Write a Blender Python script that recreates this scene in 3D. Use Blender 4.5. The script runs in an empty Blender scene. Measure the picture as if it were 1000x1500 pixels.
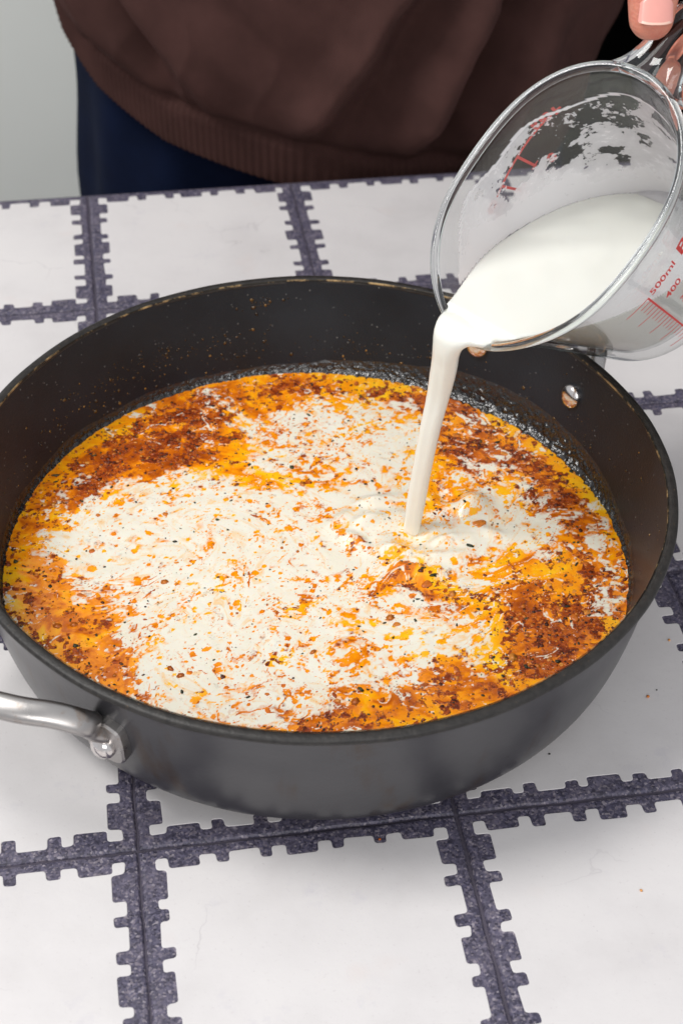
import bpy, bmesh, math, random
import numpy as np
from mathutils import Vector, Matrix
from mathutils.geometry import delaunay_2d_cdt
random.seed(7)
rng = np.random.default_rng(11)
SC = bpy.context.scene
COL = SC.collection

# ------------------------------------------------------------------ camera, light
CAMH = 0.51301
RIGHT = Vector((0.99974733, 0.01470388, 0.01700199))
UP = Vector((-0.02247825, 0.65397271, 0.75618412))
FWD = Vector((0.0, 0.75637523, -0.65413799))
cam_d = bpy.data.cameras.new('camera')
cam = bpy.data.objects.new('camera', cam_d)
COL.objects.link(cam)
mw = Matrix((RIGHT, UP, -FWD)).transposed().to_4x4()
mw.translation = Vector((0, 0, CAMH))
cam.matrix_world = mw
cam_d.sensor_fit = 'VERTICAL'
cam_d.sensor_height = 36.0
cam_d.lens = 2399.98 / 1500 * 36.0
cam_d.clip_start = 0.02
cam_d.clip_end = 50
cam_d.dof.use_dof = True
cam_d.dof.focus_distance = 0.675
cam_d.dof.aperture_fstop = 15.0
SC.camera = cam
SC.view_settings.view_transform = 'Standard'
SC.view_settings.look = 'None'
SC.view_settings.exposure = 0.0
SC.view_settings.gamma = 1.0

world = bpy.data.worlds.new('World')
SC.world = world
world.use_nodes = True
wbg = world.node_tree.nodes['Background']
wbg.inputs['Color'].default_value = (0.93, 0.95, 1.0, 1)
wbg.inputs['Strength'].default_value = 0.66

def area_lamp(name, loc, target, size, power, color=(1, 1, 1), size_y=None):
    d = bpy.data.lights.new(name, 'AREA')
    d.energy = power
    d.color = color
    d.size = size
    if size_y:
        d.shape = 'RECTANGLE'
        d.size_y = size_y
    o = bpy.data.objects.new(name, d)
    COL.objects.link(o)
    o.location = loc
    o.rotation_euler = (Vector(target) - Vector(loc)).to_track_quat('-Z', 'Y').to_euler()
    return o
area_lamp('window_light', (-0.80, 0.42, 1.45), (0.0, 0.55, 0.03), 0.5, 19.0, (1.0, 0.985, 0.96), 0.7)
area_lamp('front_fill_light', (0.15, -1.0, 0.95), (0.0, 0.6, 0.05), 0.9, 10.0, (1.0, 0.985, 0.97), 0.7)  # low front fill, added to brighten upright faces towards the camera

SC.cycles.max_bounces = 14
SC.cycles.transparent_max_bounces = 24
SC.cycles.transmission_bounces = 12
SC.cycles.glossy_bounces = 5
SC.cycles.diffuse_bounces = 4
SC.cycles.caustics_reflective = False
SC.cycles.caustics_refractive = True
SC.cycles.sample_clamp_indirect = 4.0
SC.cycles.use_denoising = True

# ------------------------------------------------------------------ helpers
def empty(name, loc, label=None, cat=None, group=None):
    o = bpy.data.objects.new(name, None)
    COL.objects.link(o)
    o.location = loc
    o.empty_display_size = 0.02
    if label:
        o['label'] = label
    if cat:
        o['category'] = cat
    if group:
        o['group'] = group
    return o

def tag(o, label=None, cat=None, group=None, kind=None):
    if label: o['label'] = label
    if cat: o['category'] = cat
    if group: o['group'] = group
    if kind: o['kind'] = kind
    return o

def link_mesh(name, me, mat=None, parent=None, smooth=True):
    o = bpy.data.objects.new(name, me)
    COL.objects.link(o)
    if mat is not None and not me.materials:
        me.materials.append(mat)
    if smooth:
        me.polygons.foreach_set('use_smooth', [True] * len(me.polygons))
    if parent is not None:
        o.parent = parent
        o.matrix_parent_inverse = Matrix.Translation(-parent.location)
    return o

def pyobj(name, verts, faces, mat=None, parent=None, smooth=True):
    me = bpy.data.meshes.new(name)
    me.from_pydata([tuple(v) for v in verts], [], [tuple(f) for f in faces])
    me.update()
    return link_mesh(name, me, mat, parent, smooth)

def bmobj(name, bm, mat=None, parent=None, smooth=True):
    me = bpy.data.meshes.new(name)
    bm.normal_update()
    bm.to_mesh(me)
    bm.free()
    return link_mesh(name, me, mat, parent, smooth)

def grid_faces(nu, nv, closed_u=False, closed_v=False):
    """vertex index = j*nu + i"""
    f = []
    for j in range(nv if closed_v else nv - 1):
        for i in range(nu if closed_u else nu - 1):
            a = j * nu + i
            b = j * nu + (i + 1) % nu
            c = ((j + 1) % nv) * nu + (i + 1) % nu
            d = ((j + 1) % nv) * nu + i
            f.append((a, b, c, d))
    return f

def revolve(profile, seg, centre, wob=None):
    vs = []
    for r, z in profile:
        for i in range(seg):
            a = 2 * math.pi * i / seg
            rr = r + (wob(a, z) if wob else 0)
            vs.append((centre[0] + rr * math.cos(a), centre[1] + rr * math.sin(a), z))
    return vs, grid_faces(seg, len(profile), closed_u=True)

def bake(o, mods):
    """apply modifiers without bpy.ops and keep the object"""
    dg = bpy.context.evaluated_depsgraph_get()
    dg.update()
    me = bpy.data.meshes.new_from_object(o.evaluated_get(dg))
    old = o.data
    o.modifiers.clear()
    o.data = me
    bpy.data.meshes.remove(old)
    return o

def remesh_smooth(o, voxel, fac=0.5, it=6):
    m = o.modifiers.new('r', 'REMESH')
    m.mode = 'VOXEL'
    m.voxel_size = voxel
    m.use_smooth_shade = True
    s = o.modifiers.new('s', 'SMOOTH')
    s.factor = fac
    s.iterations = it
    bake(o, None)
    o.data.polygons.foreach_set('use_smooth', [True] * len(o.data.polygons))
    return o

def tube(points, ra, rb=None, wide=None, seg=16, caps=True, square=2.0):
    """loft a super-elliptic section along points; wide[i] gives the direction of the wide axis"""
    pts = [Vector(p) for p in points]
    n = len(pts)
    ra = ra if hasattr(ra, '__len__') else [ra] * n
    rb = ra if rb is None else (rb if hasattr(rb, '__len__') else [rb] * n)
    vs, fs = [], []
    prev = Vector((0, 0, 1)) if wide is None else None
    for i in range(n):
        t = (pts[min(i + 1, n - 1)] - pts[max(i - 1, 0)]).normalized()
        w = Vector(wide[i]) if wide is not None else prev
        w = (w - t * w.dot(t))
        if w.length < 1e-6:
            w = t.orthogonal()
        w.normalize()
        if wide is None:
            prev = w
        b = t.cross(w)
        for k in range(seg):
            a = 2 * math.pi * k / seg
            c, s = math.cos(a), math.sin(a)
            e = 2.0 / square
            x = math.copysign(abs(c) ** e, c) * ra[i]
            y = math.copysign(abs(s) ** e, s) * rb[i]
            vs.append(pts[i] + w * x + b * y)
    fs = grid_faces(seg, n, closed_u=True)
    if caps:
        fs.append(tuple(reversed(range(seg))))
        fs.append(tuple(range((n - 1) * seg, n * seg)))
    return vs, fs

def smooth_path(points, n):
    """Catmull-Rom through points (tuples of any length)"""
    P = [np.array(p, float) for p in points]
    P = [2 * P[0] - P[1]] + P + [2 * P[-1] - P[-2]]
    out = []
    m = len(P) - 3
    for i in range(n):
        s = i / (n - 1) * m
        k = min(int(s), m - 1)
        t = s - k
        a, b, c, d = P[k:k + 4]
        out.append(0.5 * ((2 * b) + (-a + c) * t + (2 * a - 5 * b + 4 * c - d) * t * t + (-a + 3 * b - 3 * c + d) * t ** 3))
    return out

# numpy noise
def _h(ix, iy, s):
    n = (ix.astype(np.int64) * 374761393 + iy.astype(np.int64) * 668265263 + s * 1274126177) & 0xffffffff
    n = ((n ^ (n >> 13)) * 1274126177) & 0xffffffff
    n = (n ^ (n >> 16)) & 0xffffffff
    return n / 4294967295.0

def vn(x, y, s=0):
    ix, iy = np.floor(x), np.floor(y)
    fx, fy = x - ix, y - iy
    fx = fx ** 3 * (fx * (fx * 6 - 15) + 10)
    fy = fy ** 3 * (fy * (fy * 6 - 15) + 10)
    a, b = _h(ix, iy, s), _h(ix + 1, iy, s)
    c, d = _h(ix, iy + 1, s), _h(ix + 1, iy + 1, s)
    return (a * (1 - fx) + b * fx) * (1 - fy) + (c * (1 - fx) + d * fx) * fy

def fbm(x, y, oct=4, s=0, gain=0.5):
    t, a, n = 0, 1, 0
    for k in range(oct):
        t = t + a * (vn(x + 17.3 * k, y - 9.1 * k, s + k) * 2 - 1)
        n += a
        a *= gain
        x, y = x * 2.03, y * 2.03
    return t / n

def sstep(a, b, x):
    t = np.clip((x - a) / (b - a), 0, 1)
    return t * t * (3 - 2 * t)

# ------------------------------------------------------------------ materials
class NT:
    def __init__(s, name):
        s.m = bpy.data.materials.new(name)
        s.m.use_nodes = True
        s.t = s.m.node_tree
        s.t.nodes.clear()
        s.out = s.t.nodes.new('ShaderNodeOutputMaterial')
    def n(s, kind, **kw):
        x = s.t.nodes.new(kind)
        for k, v in kw.items():
            if k in ('op',):
                x.operation = v
            elif hasattr(x, k):
                setattr(x, k, v)
            else:
                x.inputs[k.replace('_', ' ')].default_value = v
        return x
    def l(s, a, b):
        s.t.links.new(a, b)
    def coord(s, kind='Object', scale=None):
        c = s.n('ShaderNodeTexCoord').outputs[kind]
        if scale:
            mp = s.n('ShaderNodeMapping')
            mp.inputs['Scale'].default_value = scale
            s.l(c, mp.inputs['Vector'])
            return mp.outputs['Vector']
        return c
    def noise(s, vec, scale, detail=4, rough=0.5, dist=0):
        x = s.n('ShaderNodeTexNoise')
        x.inputs['Scale'].default_value = scale
        x.inputs['Detail'].default_value = detail
        x.inputs['Roughness'].default_value = rough
        x.inputs['Distortion'].default_value = dist
        if vec is not None:
            s.l(vec, x.inputs['Vector'])
        return x.outputs['Fac']
    def vor(s, vec, scale, feature='F1', out='Distance'):
        x = s.n('ShaderNodeTexVoronoi', feature=feature)
        x.inputs['Scale'].default_value = scale
        s.l(vec, x.inputs['Vector'])
        return x.outputs[out]
    def ramp(s, fac, stops, interp='LINEAR'):
        x = s.n('ShaderNodeValToRGB')
        x.color_ramp.interpolation = interp
        e = x.color_ramp.elements
        while len(e) < len(stops):
            e.new(0.5)
        for el, (p, c) in zip(e, stops):
            el.position = p
            el.color = c if hasattr(c, '__len__') and len(c) == 4 else ((c, c, c, 1) if not hasattr(c, '__len__') else (*c, 1))
        s.l(fac, x.inputs['Fac'])
        return x.outputs['Color']
    def mix(s, fac, a, b, blend='MIX'):
        x = s.n('ShaderNodeMix', data_type='RGBA', blend_type=blend)
        for inp, v in ((x.inputs[0], fac), (x.inputs[6], a), (x.inputs[7], b)):
            if isinstance(v, bpy.types.NodeSocket):
                s.l(v, inp)
            elif hasattr(v, '__len__'):
                inp.default_value = (*v[:3], 1)
            else:
                inp.default_value = v if inp == x.inputs[0] else (v, v, v, 1)
        return x.outputs[2]
    def math(s, op, a, b=None, clamp=False):
        x = s.n('ShaderNodeMath', operation=op, use_clamp=clamp)
        for i, v in enumerate((a, b)):
            if v is None: continue
            if isinstance(v, bpy.types.NodeSocket):
                s.l(v, x.inputs[i])
            else:
                x.inputs[i].default_value = v
        return x.outputs[0]
    def attr(s, name, out='Fac'):
        x = s.n('ShaderNodeAttribute')
        x.attribute_name = name
        return x.outputs[out]
    def bump(s, h, strength=0.2, dist=0.001, normal=None):
        x = s.n('ShaderNodeBump')
        x.inputs['Strength'].default_value = strength
        x.inputs['Distance'].default_value = dist
        s.l(h, x.inputs['Height'])
        if normal is not None:
            s.l(normal, x.inputs['Normal'])
        return x.outputs['Normal']
    def bsdf(s, color=None, rough=0.5, metal=0.0, normal=None, spec=0.5, **kw):
        x = s.n('ShaderNodeBsdfPrincipled')
        def put(nm, v):
            if v is None: return
            if isinstance(v, bpy.types.NodeSocket):
                s.l(v, x.inputs[nm])
            elif hasattr(v, '__len__') and len(v) == 3 and nm in ('Base Color', 'Sheen Tint', 'Specular Tint'):
                x.inputs[nm].default_value = (*v, 1)
            else:
                x.inputs[nm].default_value = v
        put('Base Color', color); put('Roughness', rough); put('Metallic', metal)
        put('Normal', normal); put('Specular IOR Level', spec)
        for k, v in kw.items():
            put(k, v)
        s.l(x.outputs[0], s.out.inputs['Surface'])
        return x

def m_glaze():
    m = NT('tile_glaze')
    c = m.coord('Object')
    big = m.noise(c, 14, 5, 0.6)
    fine = m.noise(c, 160, 6, 0.65)
    col = m.ramp(big, [(0.3, (0.61, 0.585, 0.58)), (0.5, (0.67, 0.645, 0.64)), (0.7, (0.70, 0.675, 0.665))])
    stain = m.ramp(m.noise(c, 42, 5, 0.7), [(0.60, 0.0), (0.78, 1.0)])
    col = m.mix(m.math('MULTIPLY', stain, 0.5), col, (0.52, 0.50, 0.55))
    st2 = m.ramp(m.noise(c, 23, 3, 0.6), [(0.62, 0.0), (0.8, 1.0)])
    col = m.mix(m.math('MULTIPLY', st2, 0.4), col, (0.66, 0.56, 0.52))
    pit = m.ramp(m.vor(c, 330), [(0.0, 1.0), (0.10, 0.0)])
    gate = m.ramp(m.noise(c, 90, 2), [(0.60, 0.0), (0.66, 1.0)])
    pit = m.math('MULTIPLY', pit, gate)
    col = m.mix(m.math('MULTIPLY', pit, 0.6), col, (0.25, 0.22, 0.24))
    wv = m.n('ShaderNodeMix', data_type='VECTOR')
    wn = m.n('ShaderNodeTexNoise'); wn.inputs['Scale'].default_value = 35; wn.inputs['Detail'].default_value = 4
    m.l(c, wn.inputs['Vector']); wv.inputs[0].default_value = 0.035
    m.l(c, wv.inputs[4]); m.l(wn.outputs['Color'], wv.inputs[5])
    ck = m.ramp(m.vor(wv.outputs[1], 11, 'DISTANCE_TO_EDGE'), [(0.0, 1.0), (0.0045, 0.0)])
    cgt = m.ramp(m.noise(c, 11, 2), [(0.54, 0.0), (0.60, 1.0)])
    ck = m.math('MULTIPLY', ck, cgt)
    col = m.mix(m.math('MULTIPLY', ck, 0.3), col, (0.30, 0.27, 0.29))
    dust = m.ramp(m.noise(c, 620, 3, 0.7), [(0.62, 0.0), (0.70, 1.0)])
    col = m.mix(m.math('MULTIPLY', dust, 0.22), col, (0.42, 0.37, 0.38))
    h = m.math('ADD', m.math('MULTIPLY', fine, 0.6), m.math('MULTIPLY', big, 1.2))
    m.bsdf(col, 0.48, normal=m.bump(h, 0.22, 0.0008), spec=0.4)
    return m.m

def m_tile_dark():
    m = NT('tile_speckled_slate')
    c = m.coord('Object')
    v = m.vor(c, 1150, out='Color')
    sp = m.n('ShaderNodeSeparateColor')
    m.l(v, sp.inputs[0])
    r = sp.outputs[0]
    col = m.ramp(r, [(0.0, (0.035, 0.032, 0.055)), (0.45, (0.085, 0.078, 0.125)), (0.72, (0.13, 0.118, 0.17)), (0.90, (0.19, 0.165, 0.20)), (0.97, (0.30, 0.27, 0.31))])
    worn = m.ramp(m.noise(c, 60, 5, 0.65), [(0.42, 0.0), (0.72, 1.0)])
    col = m.mix(m.math('MULTIPLY', worn, 0.38), col, (0.19, 0.165, 0.215))
    e = m.ramp(m.noise(c, 300, 3), [(0.3, 0.65), (0.7, 1.1)])
    col = m.mix(1.0, col, e, 'MULTIPLY')
    m.bsdf(col, 0.5, normal=m.bump(m.noise(c, 700, 3), 0.35, 0.0006), spec=0.4)
    return m.m

def m_simple(name, col, rough=0.6, metal=0.0, bump=None, var=0.15, scale=40, **kw):
    m = NT(name)
    c = m.coord('Object')
    n = m.noise(c, scale, 5, 0.6)
    lo = tuple(x * (1 - var) for x in col)
    hi = tuple(min(1, x * (1 + var)) for x in col)
    cc = m.ramp(n, [(0.3, lo), (0.7, hi)])
    nm = m.bump(m.noise(c, bump[0], 4), bump[1], bump[2]) if bump else None
    m.bsdf(cc, rough, metal, nm, **kw)
    return m.m

def m_pan_outer():
    m = NT('pan_anodised_outside')
    c = m.coord('Object')
    n = m.noise(c, 22, 5, 0.6)
    col = m.ramp(n, [(0.3, (0.050, 0.049, 0.054)), (0.7, (0.078, 0.076, 0.081))])
    # brown drips that ran down the wall
    mp = m.coord('Object', (42, 42, 5))
    dr = m.ramp(m.noise(mp, 1.0, 4, 0.6, 0.3), [(0.52, 0.0), (0.62, 1.0)])
    br = m.ramp(m.noise(c, 75, 4, 0.7), [(0.34, 0.0), (0.54, 1.0)])
    drip = m.math('MULTIPLY', dr, br)
    col = m.mix(m.math('MULTIPLY', drip, 0.75), col, (0.055, 0.034, 0.022))
    spots = m.ramp(m.vor(c, 120), [(0.0, 1.0), (0.10, 0.0)])
    sg = m.ramp(m.noise(c, 30, 2), [(0.58, 0.0), (0.64, 1.0)])
    col = m.mix(m.math('MULTIPLY', m.math('MULTIPLY', spots, sg), 0.8), col, (0.03, 0.02, 0.015))
    ro = m.ramp(n, [(0.3, 0.27), (0.7, 0.38)])
    m.bsdf(col, ro, 0.35, m.bump(m.noise(c, 500, 3), 0.12, 0.0004))
    return m.m

def m_lining():
    m = NT('pan_nonstick_lining')
    c = m.coord('Object')
    base = m.ramp(m.noise(c, 30, 4), [(0.3, (0.0075, 0.0095, 0.0135)), (0.7, (0.014, 0.018, 0.0245))])
    v = m.vor(c, 330)
    dots = m.ramp(v, [(0.0, 1.0), (0.17, 0.0)])
    gate = m.ramp(m.noise(c, 110, 3, 0.7), [(0.50, 0.0), (0.60, 1.0)])
    dots = m.math('MULTIPLY', dots, gate)
    col = m.mix(m.math('MULTIPLY', dots, 0.8), base, (0.30, 0.30, 0.29))
    gr = m.ramp(m.noise(m.coord('Object', (1, 1, 2.4)), 26, 6, 0.72), [(0.56, 0.0), (0.72, 1.0)])
    col = m.mix(m.math('MULTIPLY', gr, 0.10), col, (0.028, 0.017, 0.008))
    h = m.math('ADD', m.noise(c, 900, 2), m.math('MULTIPLY', dots, 1.5))
    m.bsdf(col, 0.42, 0.0, m.bump(h, 0.35, 0.0004), spec=0.30)
    return m.m

def m_rim():
    m = NT('pan_rim_edge')
    c = m.coord('Object')
    base = m.ramp(m.noise(c, 260, 5, 0.7), [(0.35, (0.012, 0.011, 0.010)), (0.7, (0.035, 0.031, 0.028))])
    w = m.ramp(m.noise(c, 420, 4, 0.7), [(0.66, 0.0), (0.72, 1.0)])
    col = m.mix(m.math('MULTIPLY', w, 0.5), base, (0.22, 0.13, 0.06))
    m.bsdf(col, 0.5, 0.1, m.bump(m.noise(c, 700, 4), 0.4, 0.0006))
    return m.m

def m_worn():
    m = NT('worn_golden_edge')
    c = m.coord('Object')
    w = m.ramp(m.noise(c, 90, 5, 0.75), [(0.50, 0.0), (0.64, 1.0)])
    col = m.mix(w, (0.025, 0.022, 0.018), (0.52, 0.36, 0.17))
    m.bsdf(col, 0.4, 0.5)
    return m.m

def m_metal(name='brushed_steel', dirty=0.5, col=(0.62, 0.59, 0.56), rough=0.28):
    m = NT(name)
    c = m.coord('Object')
    d = m.ramp(m.noise(c, 110, 5, 0.7), [(0.55, 0.0), (0.72, 1.0)])
    cc = m.mix(m.math('MULTIPLY', d, dirty), col, (0.30, 0.15, 0.05))
    ro = m.ramp(m.noise(c, 60, 4), [(0.3, rough * 0.8), (0.7, rough * 1.4)])
    m.bsdf(cc, ro, 1.0, m.bump(m.noise(c, 380, 3), 0.08, 0.0004))
    return m.m

def m_soup():
    m = NT('creamy_tomato_soup')
    c = m.coord('Object')
    flow = m.attr('flow', 'Vector')
    milk = m.attr('milk')
    spice = m.attr('spice')
    oil = m.attr('oil')
    # liquid under the oil: deep orange to yellow
    n1 = m.noise(c, 210, 5, 0.65)
    o2 = m.math('ADD', oil, m.math('MULTIPLY', m.math('SUBTRACT', n1, 0.5), 0.7))
    ocol = m.ramp(o2, [(0.0, (0.30, 0.050, 0.004)), (0.28, (0.60, 0.135, 0.004)), (0.50, (0.88, 0.27, 0.003)), (0.75, (0.95, 0.41, 0.004)), (1.0, (0.96, 0.53, 0.012))])
    # spice mud
    n2 = m.noise(c, 420, 5, 0.75)
    n3 = m.noise(c, 130, 4, 0.6)
    scol = m.ramp(m.math('ADD', m.math('MULTIPLY', n2, 0.6), m.math('MULTIPLY', n3, 0.4)),
                  [(0.38, (0.045, 0.008, 0.002)), (0.46, (0.17, 0.022, 0.003)), (0.55, (0.42, 0.070, 0.004)), (0.66, (0.72, 0.20, 0.006))])
    sm = m.math('ADD', spice, m.math('MULTIPLY', m.math('SUBTRACT', n2, 0.5), 1.6))
    sm = m.ramp(sm, [(0.42, 0.0), (0.58, 1.0)])
    col = m.mix(sm, ocol, scol)
    # milk with threads of oil drawn out along the flow
    mm = m.math('ADD', milk, m.math('MULTIPLY', m.math('SUBTRACT', m.noise(c, 340, 3, 0.6), 0.5), 0.55))
    mk = m.ramp(mm, [(0.42, 0.0), (0.53, 0.62), (0.68, 1.0)])
    cream = m.ramp(m.noise(flow, 60, 4), [(0.3, (0.79, 0.735, 0.60)), (0.7, (0.83, 0.80, 0.69))])
    th = m.ramp(m.noise(flow, 150, 6, 0.72), [(0.54, 0.0), (0.64, 1.0)])
    cream = m.mix(m.math('MULTIPLY', th, 0.62), cream, (0.86, 0.48, 0.13))
    sg = m.ramp(m.noise(flow, 110, 3, 0.6), [(0.35, 0.0), (0.68, 1.0)])
    sp = m.ramp(m.math('ADD', m.noise(c, 640, 4, 0.7), m.math('SUBTRACT', m.math('MULTIPLY', sg, 0.17), 0.13)), [(0.60, 0.0), (0.65, 1.0)])
    cream = m.mix(m.math('MULTIPLY', sp, 0.85), cream, (0.72, 0.25, 0.03))
    col = m.mix(mk, col, cream)
    # dark dust of ground herbs
    hb = m.ramp(m.noise(c, 1100, 2, 0.5), [(0.735, 0.0), (0.77, 1.0)])
    col = m.mix(m.math('MULTIPLY', hb, 0.85), col, (0.035, 0.02, 0.008))
    hgt = m.math('ADD', m.math('MULTIPLY', n2, m.math('MULTIPLY', sm, 1.0)), m.math('MULTIPLY', n1, 0.25))
    x = m.bsdf(col, 0.16, 0.0, m.bump(hgt, 0.5, 0.0009), spec=0.5)
    rr = m.ramp(milk, [(0.3, 0.11), (0.8, 0.20)])
    m.l(rr, x.inputs['Roughness'])
    x.inputs['Subsurface Weight'].default_value = 0.12
    x.inputs['Subsurface Radius'].default_value = (1.0, 0.5, 0.2)
    x.inputs['Subsurface Scale'].default_value = 0.0015
    return m.m

def m_milk():
    m = NT('fresh_milk')
    m.bsdf((0.82, 0.825, 0.76), 0.12, spec=0.55, **{'Subsurface Weight': 0.35, 'Subsurface Radius': (1.0, 0.95, 0.85), 'Subsurface Scale': 0.004})
    return m.m

def m_film():
    m = NT('milk_film_on_glass')
    c = m.coord('Object')
    big = m.noise(c, 55, 6, 0.62, 0.25)
    sp = m.noise(c, 260, 4, 0.6)
    top = m.attr('film')
    v = m.math('ADD', m.math('ADD', m.math('MULTIPLY', big, 1.3), m.math('MULTIPLY', sp, 0.22)), top)
    a = m.ramp(v, [(0.78, 0.0), (0.81, 0.72), (1.05, 0.84), (1.35, 0.97)])
    drops = m.ramp(m.vor(c, 420), [(0.10, 1.0), (0.16, 0.0)])
    dg = m.ramp(m.noise(c, 120, 2), [(0.52, 0.0), (0.58, 1.0)])
    present = m.attr('film_on')
    a2 = m.math('MAXIMUM', a, m.math('MULTIPLY', drops, m.math('MULTIPLY', dg, 0.8)))
    a2 = m.math('MULTIPLY', a2, present)
    d = m.n('ShaderNodeBsdfDiffuse')
    d.inputs['Color'].default_value = (0.90, 0.89, 0.90, 1)
    t = m.n('ShaderNodeBsdfTranslucent')
    t.inputs['Color'].default_value = (0.90, 0.88, 0.90, 1)
    mx = m.n('ShaderNodeMixShader')
    mx.inputs[0].default_value = 0.4
    m.l(d.outputs[0], mx.inputs[1]); m.l(t.outputs[0], mx.inputs[2])
    tr = m.n('ShaderNodeBsdfTransparent')
    fx = m.n('ShaderNodeMixShader')
    m.l(a2, fx.inputs[0]); m.l(tr.outputs[0], fx.inputs[1]); m.l(mx.outputs[0], fx.inputs[2])
    m.l(fx.outputs[0], m.out.inputs['Surface'])
    return m.m

def m_thin_glass():
    m = NT('thin_clear_glass')
    lw = m.n('ShaderNodeLayerWeight')
    lw.inputs['Blend'].default_value = 0.5
    tint = m.ramp(lw.outputs['Facing'], [(0.0, (0.99, 0.992, 0.99)), (0.85, (0.975, 0.985, 0.982)), (0.99, (0.55, 0.68, 0.68))])
    tr = m.n('ShaderNodeBsdfTransparent')
    m.l(tint, tr.inputs['Color'])
    gl = m.n('ShaderNodeBsdfGlossy')
    gl.inputs['Roughness'].default_value = 0.02
    fr = m.math('ADD', m.math('MULTIPLY', m.math('POWER', lw.outputs['Facing'], 4.0), 0.75), 0.035)
    mx = m.n('ShaderNodeMixShader')
    m.l(fr, mx.inputs[0]); m.l(tr.outputs[0], mx.inputs[1]); m.l(gl.outputs[0], mx.inputs[2])
    m.l(mx.outputs[0], m.out.inputs['Surface'])
    return m.m

def m_glass():
    m = NT('thick_clear_glass')
    c = m.coord('Object')
    g = m.bsdf((0.95, 0.985, 0.985), 0.01, spec=0.5, **{'Transmission Weight': 1.0, 'IOR': 1.47},
               normal=m.bump(m.noise(c, 30, 1), 0.04, 0.002))
    return m.m

def m_red():
    return m_simple('red_printed_enamel', (0.66, 0.022, 0.016), 0.35, var=0.08, scale=300)

def m_cloth(name, col, scale=1500, fuzz=0.3):
    m = NT(name)
    c = m.coord('Object')
    n = m.noise(c, 35, 5, 0.6)
    lo = tuple(x * 0.82 for x in col); hi = tuple(x * 1.2 for x in col)
    cc = m.ramp(n, [(0.3, lo), (0.7, hi)])
    lint = m.ramp(m.vor(c, 75), [(0.0, 1.0), (0.03, 0.0)])
    lg = m.ramp(m.noise(c, 25, 2), [(0.55, 0.0), (0.6, 1.0)])
    cc = m.mix(m.math('MULTIPLY', m.math('MULTIPLY', lint, lg), 0.5), cc, tuple(min(1, x * 5) for x in col))
    h = m.noise(c, scale, 3, 0.7)
    m.bsdf(cc, 0.9, 0.0, m.bump(h, 0.5, 0.0008), spec=0.15, **{'Sheen Weight': fuzz, 'Sheen Roughness': 0.5, 'Sheen Tint': tuple(min(1, x * 6) for x in col)})
    return m.m

def m_skin():
    m = NT('skin')
    c = m.coord('Object')
    n = m.noise(c, 90, 5, 0.6)
    col = m.ramp(n, [(0.25, (0.50, 0.13, 0.09)), (0.75, (0.62, 0.27, 0.18))])
    h = m.math('ADD', m.noise(c, 700, 4), m.math('MULTIPLY', m.noise(m.coord('Object', (1, 1, 5)), 160, 3), 0.8))
    m.bsdf(col, 0.42, 0.0, m.bump(h, 0.55, 0.0008), spec=0.45, **{'Subsurface Weight': 0.22, 'Subsurface Radius': (1.0, 0.35, 0.2), 'Subsurface Scale': 0.004})
    return m.m

def m_grain(name, stops, rough=0.16):
    m = NT(name)
    col = m.ramp(m.attr('tone'), stops)
    c = m.coord('Object')
    e = m.ramp(m.noise(c, 800, 3), [(0.3, 0.7), (0.7, 1.2)])
    col = m.mix(1.0, col, e, 'MULTIPLY')
    m.bsdf(col, rough, 0.0, m.bump(m.noise(c, 900, 2), 0.3, 0.0004))
    return m.m

M = dict(glaze=m_glaze(), dark=m_tile_dark(), grout=m_simple('dark_grout', (0.075, 0.065, 0.09), 0.8, bump=(500, 0.4, 0.001)),
         wood=m_simple('table_timber', (0.20, 0.12, 0.07), 0.5), pan_out=m_pan_outer(), lining=m_lining(), rim=m_rim(), worn=m_worn(),
         steel=m_metal('worn_cast_steel', 0.55, (0.44, 0.42, 0.405), 0.30), rivet=m_metal('polished_rivet', 0.25, (0.72, 0.68, 0.66), 0.16),
         soup=m_soup(), milk=m_milk(), film=m_film(), thin=m_thin_glass(), glass=m_glass(), red=m_red(),
         sweat=m_cloth('brown_fleece', (0.056, 0.0255, 0.022), 1500, 0.10), navy=m_cloth('navy_jersey', (0.0028, 0.0070, 0.026), 1200, 0.01), skin=m_skin(),
         nail=m_simple('fingernail', (0.74, 0.33, 0.28), 0.22, var=0.06, scale=60, spec=0.6), nail_tip=m_simple('nail_free_edge', (0.80, 0.52, 0.42), 0.3, var=0.05),
         wall=m_simple('pale_wall_paint', (0.80, 0.815, 0.775), 0.8, var=0.03, scale=3), black=m_simple('black_backdrop', (0.0015, 0.0015, 0.0015), 1.0, spec=0.0),
         floor=m_simple('dark_floor', (0.10, 0.085, 0.07), 0.7))

# ------------------------------------------------------------------ setting
def plane(name, a, b, c, d, mat, kind='structure', thick=None):
    o = pyobj(name, [a, b, c, d], [(0, 1, 2, 3)], mat, smooth=False)
    o['kind'] = kind
    return o
plane('floor', (-2.5, -1.5, -0.9), (2.5, -1.5, -0.9), (2.5, 2.2, -0.9), (-2.5, 2.2, -0.9), M['floor'])

def box_verts(x0, x1, y0, y1, z0, z1):
    return [(x0, y0, z0), (x1, y0, z0), (x1, y1, z0), (x0, y1, z0), (x0, y0, z1), (x1, y0, z1), (x1, y1, z1), (x0, y1, z1)]
BOXF = [(0, 3, 2, 1), (4, 5, 6, 7), (0, 1, 5, 4), (1, 2, 6, 5), (2, 3, 7, 6), (3, 0, 4, 7)]
w = pyobj('wall', box_verts(-2.2, -0.02, 1.75, 1.85, -0.9, 1.6), BOXF, M['wall'], smooth=False)
tag(w, 'pale grey green painted wall out of focus at left behind the person', 'wall')
w = pyobj('dark_panel', box_verts(-0.02, 2.2, 1.72, 1.85, -0.9, 1.6), BOXF, M['black'], smooth=False)
tag(w, 'black out of focus panel behind the person at the right edge', 'panel')

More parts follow.
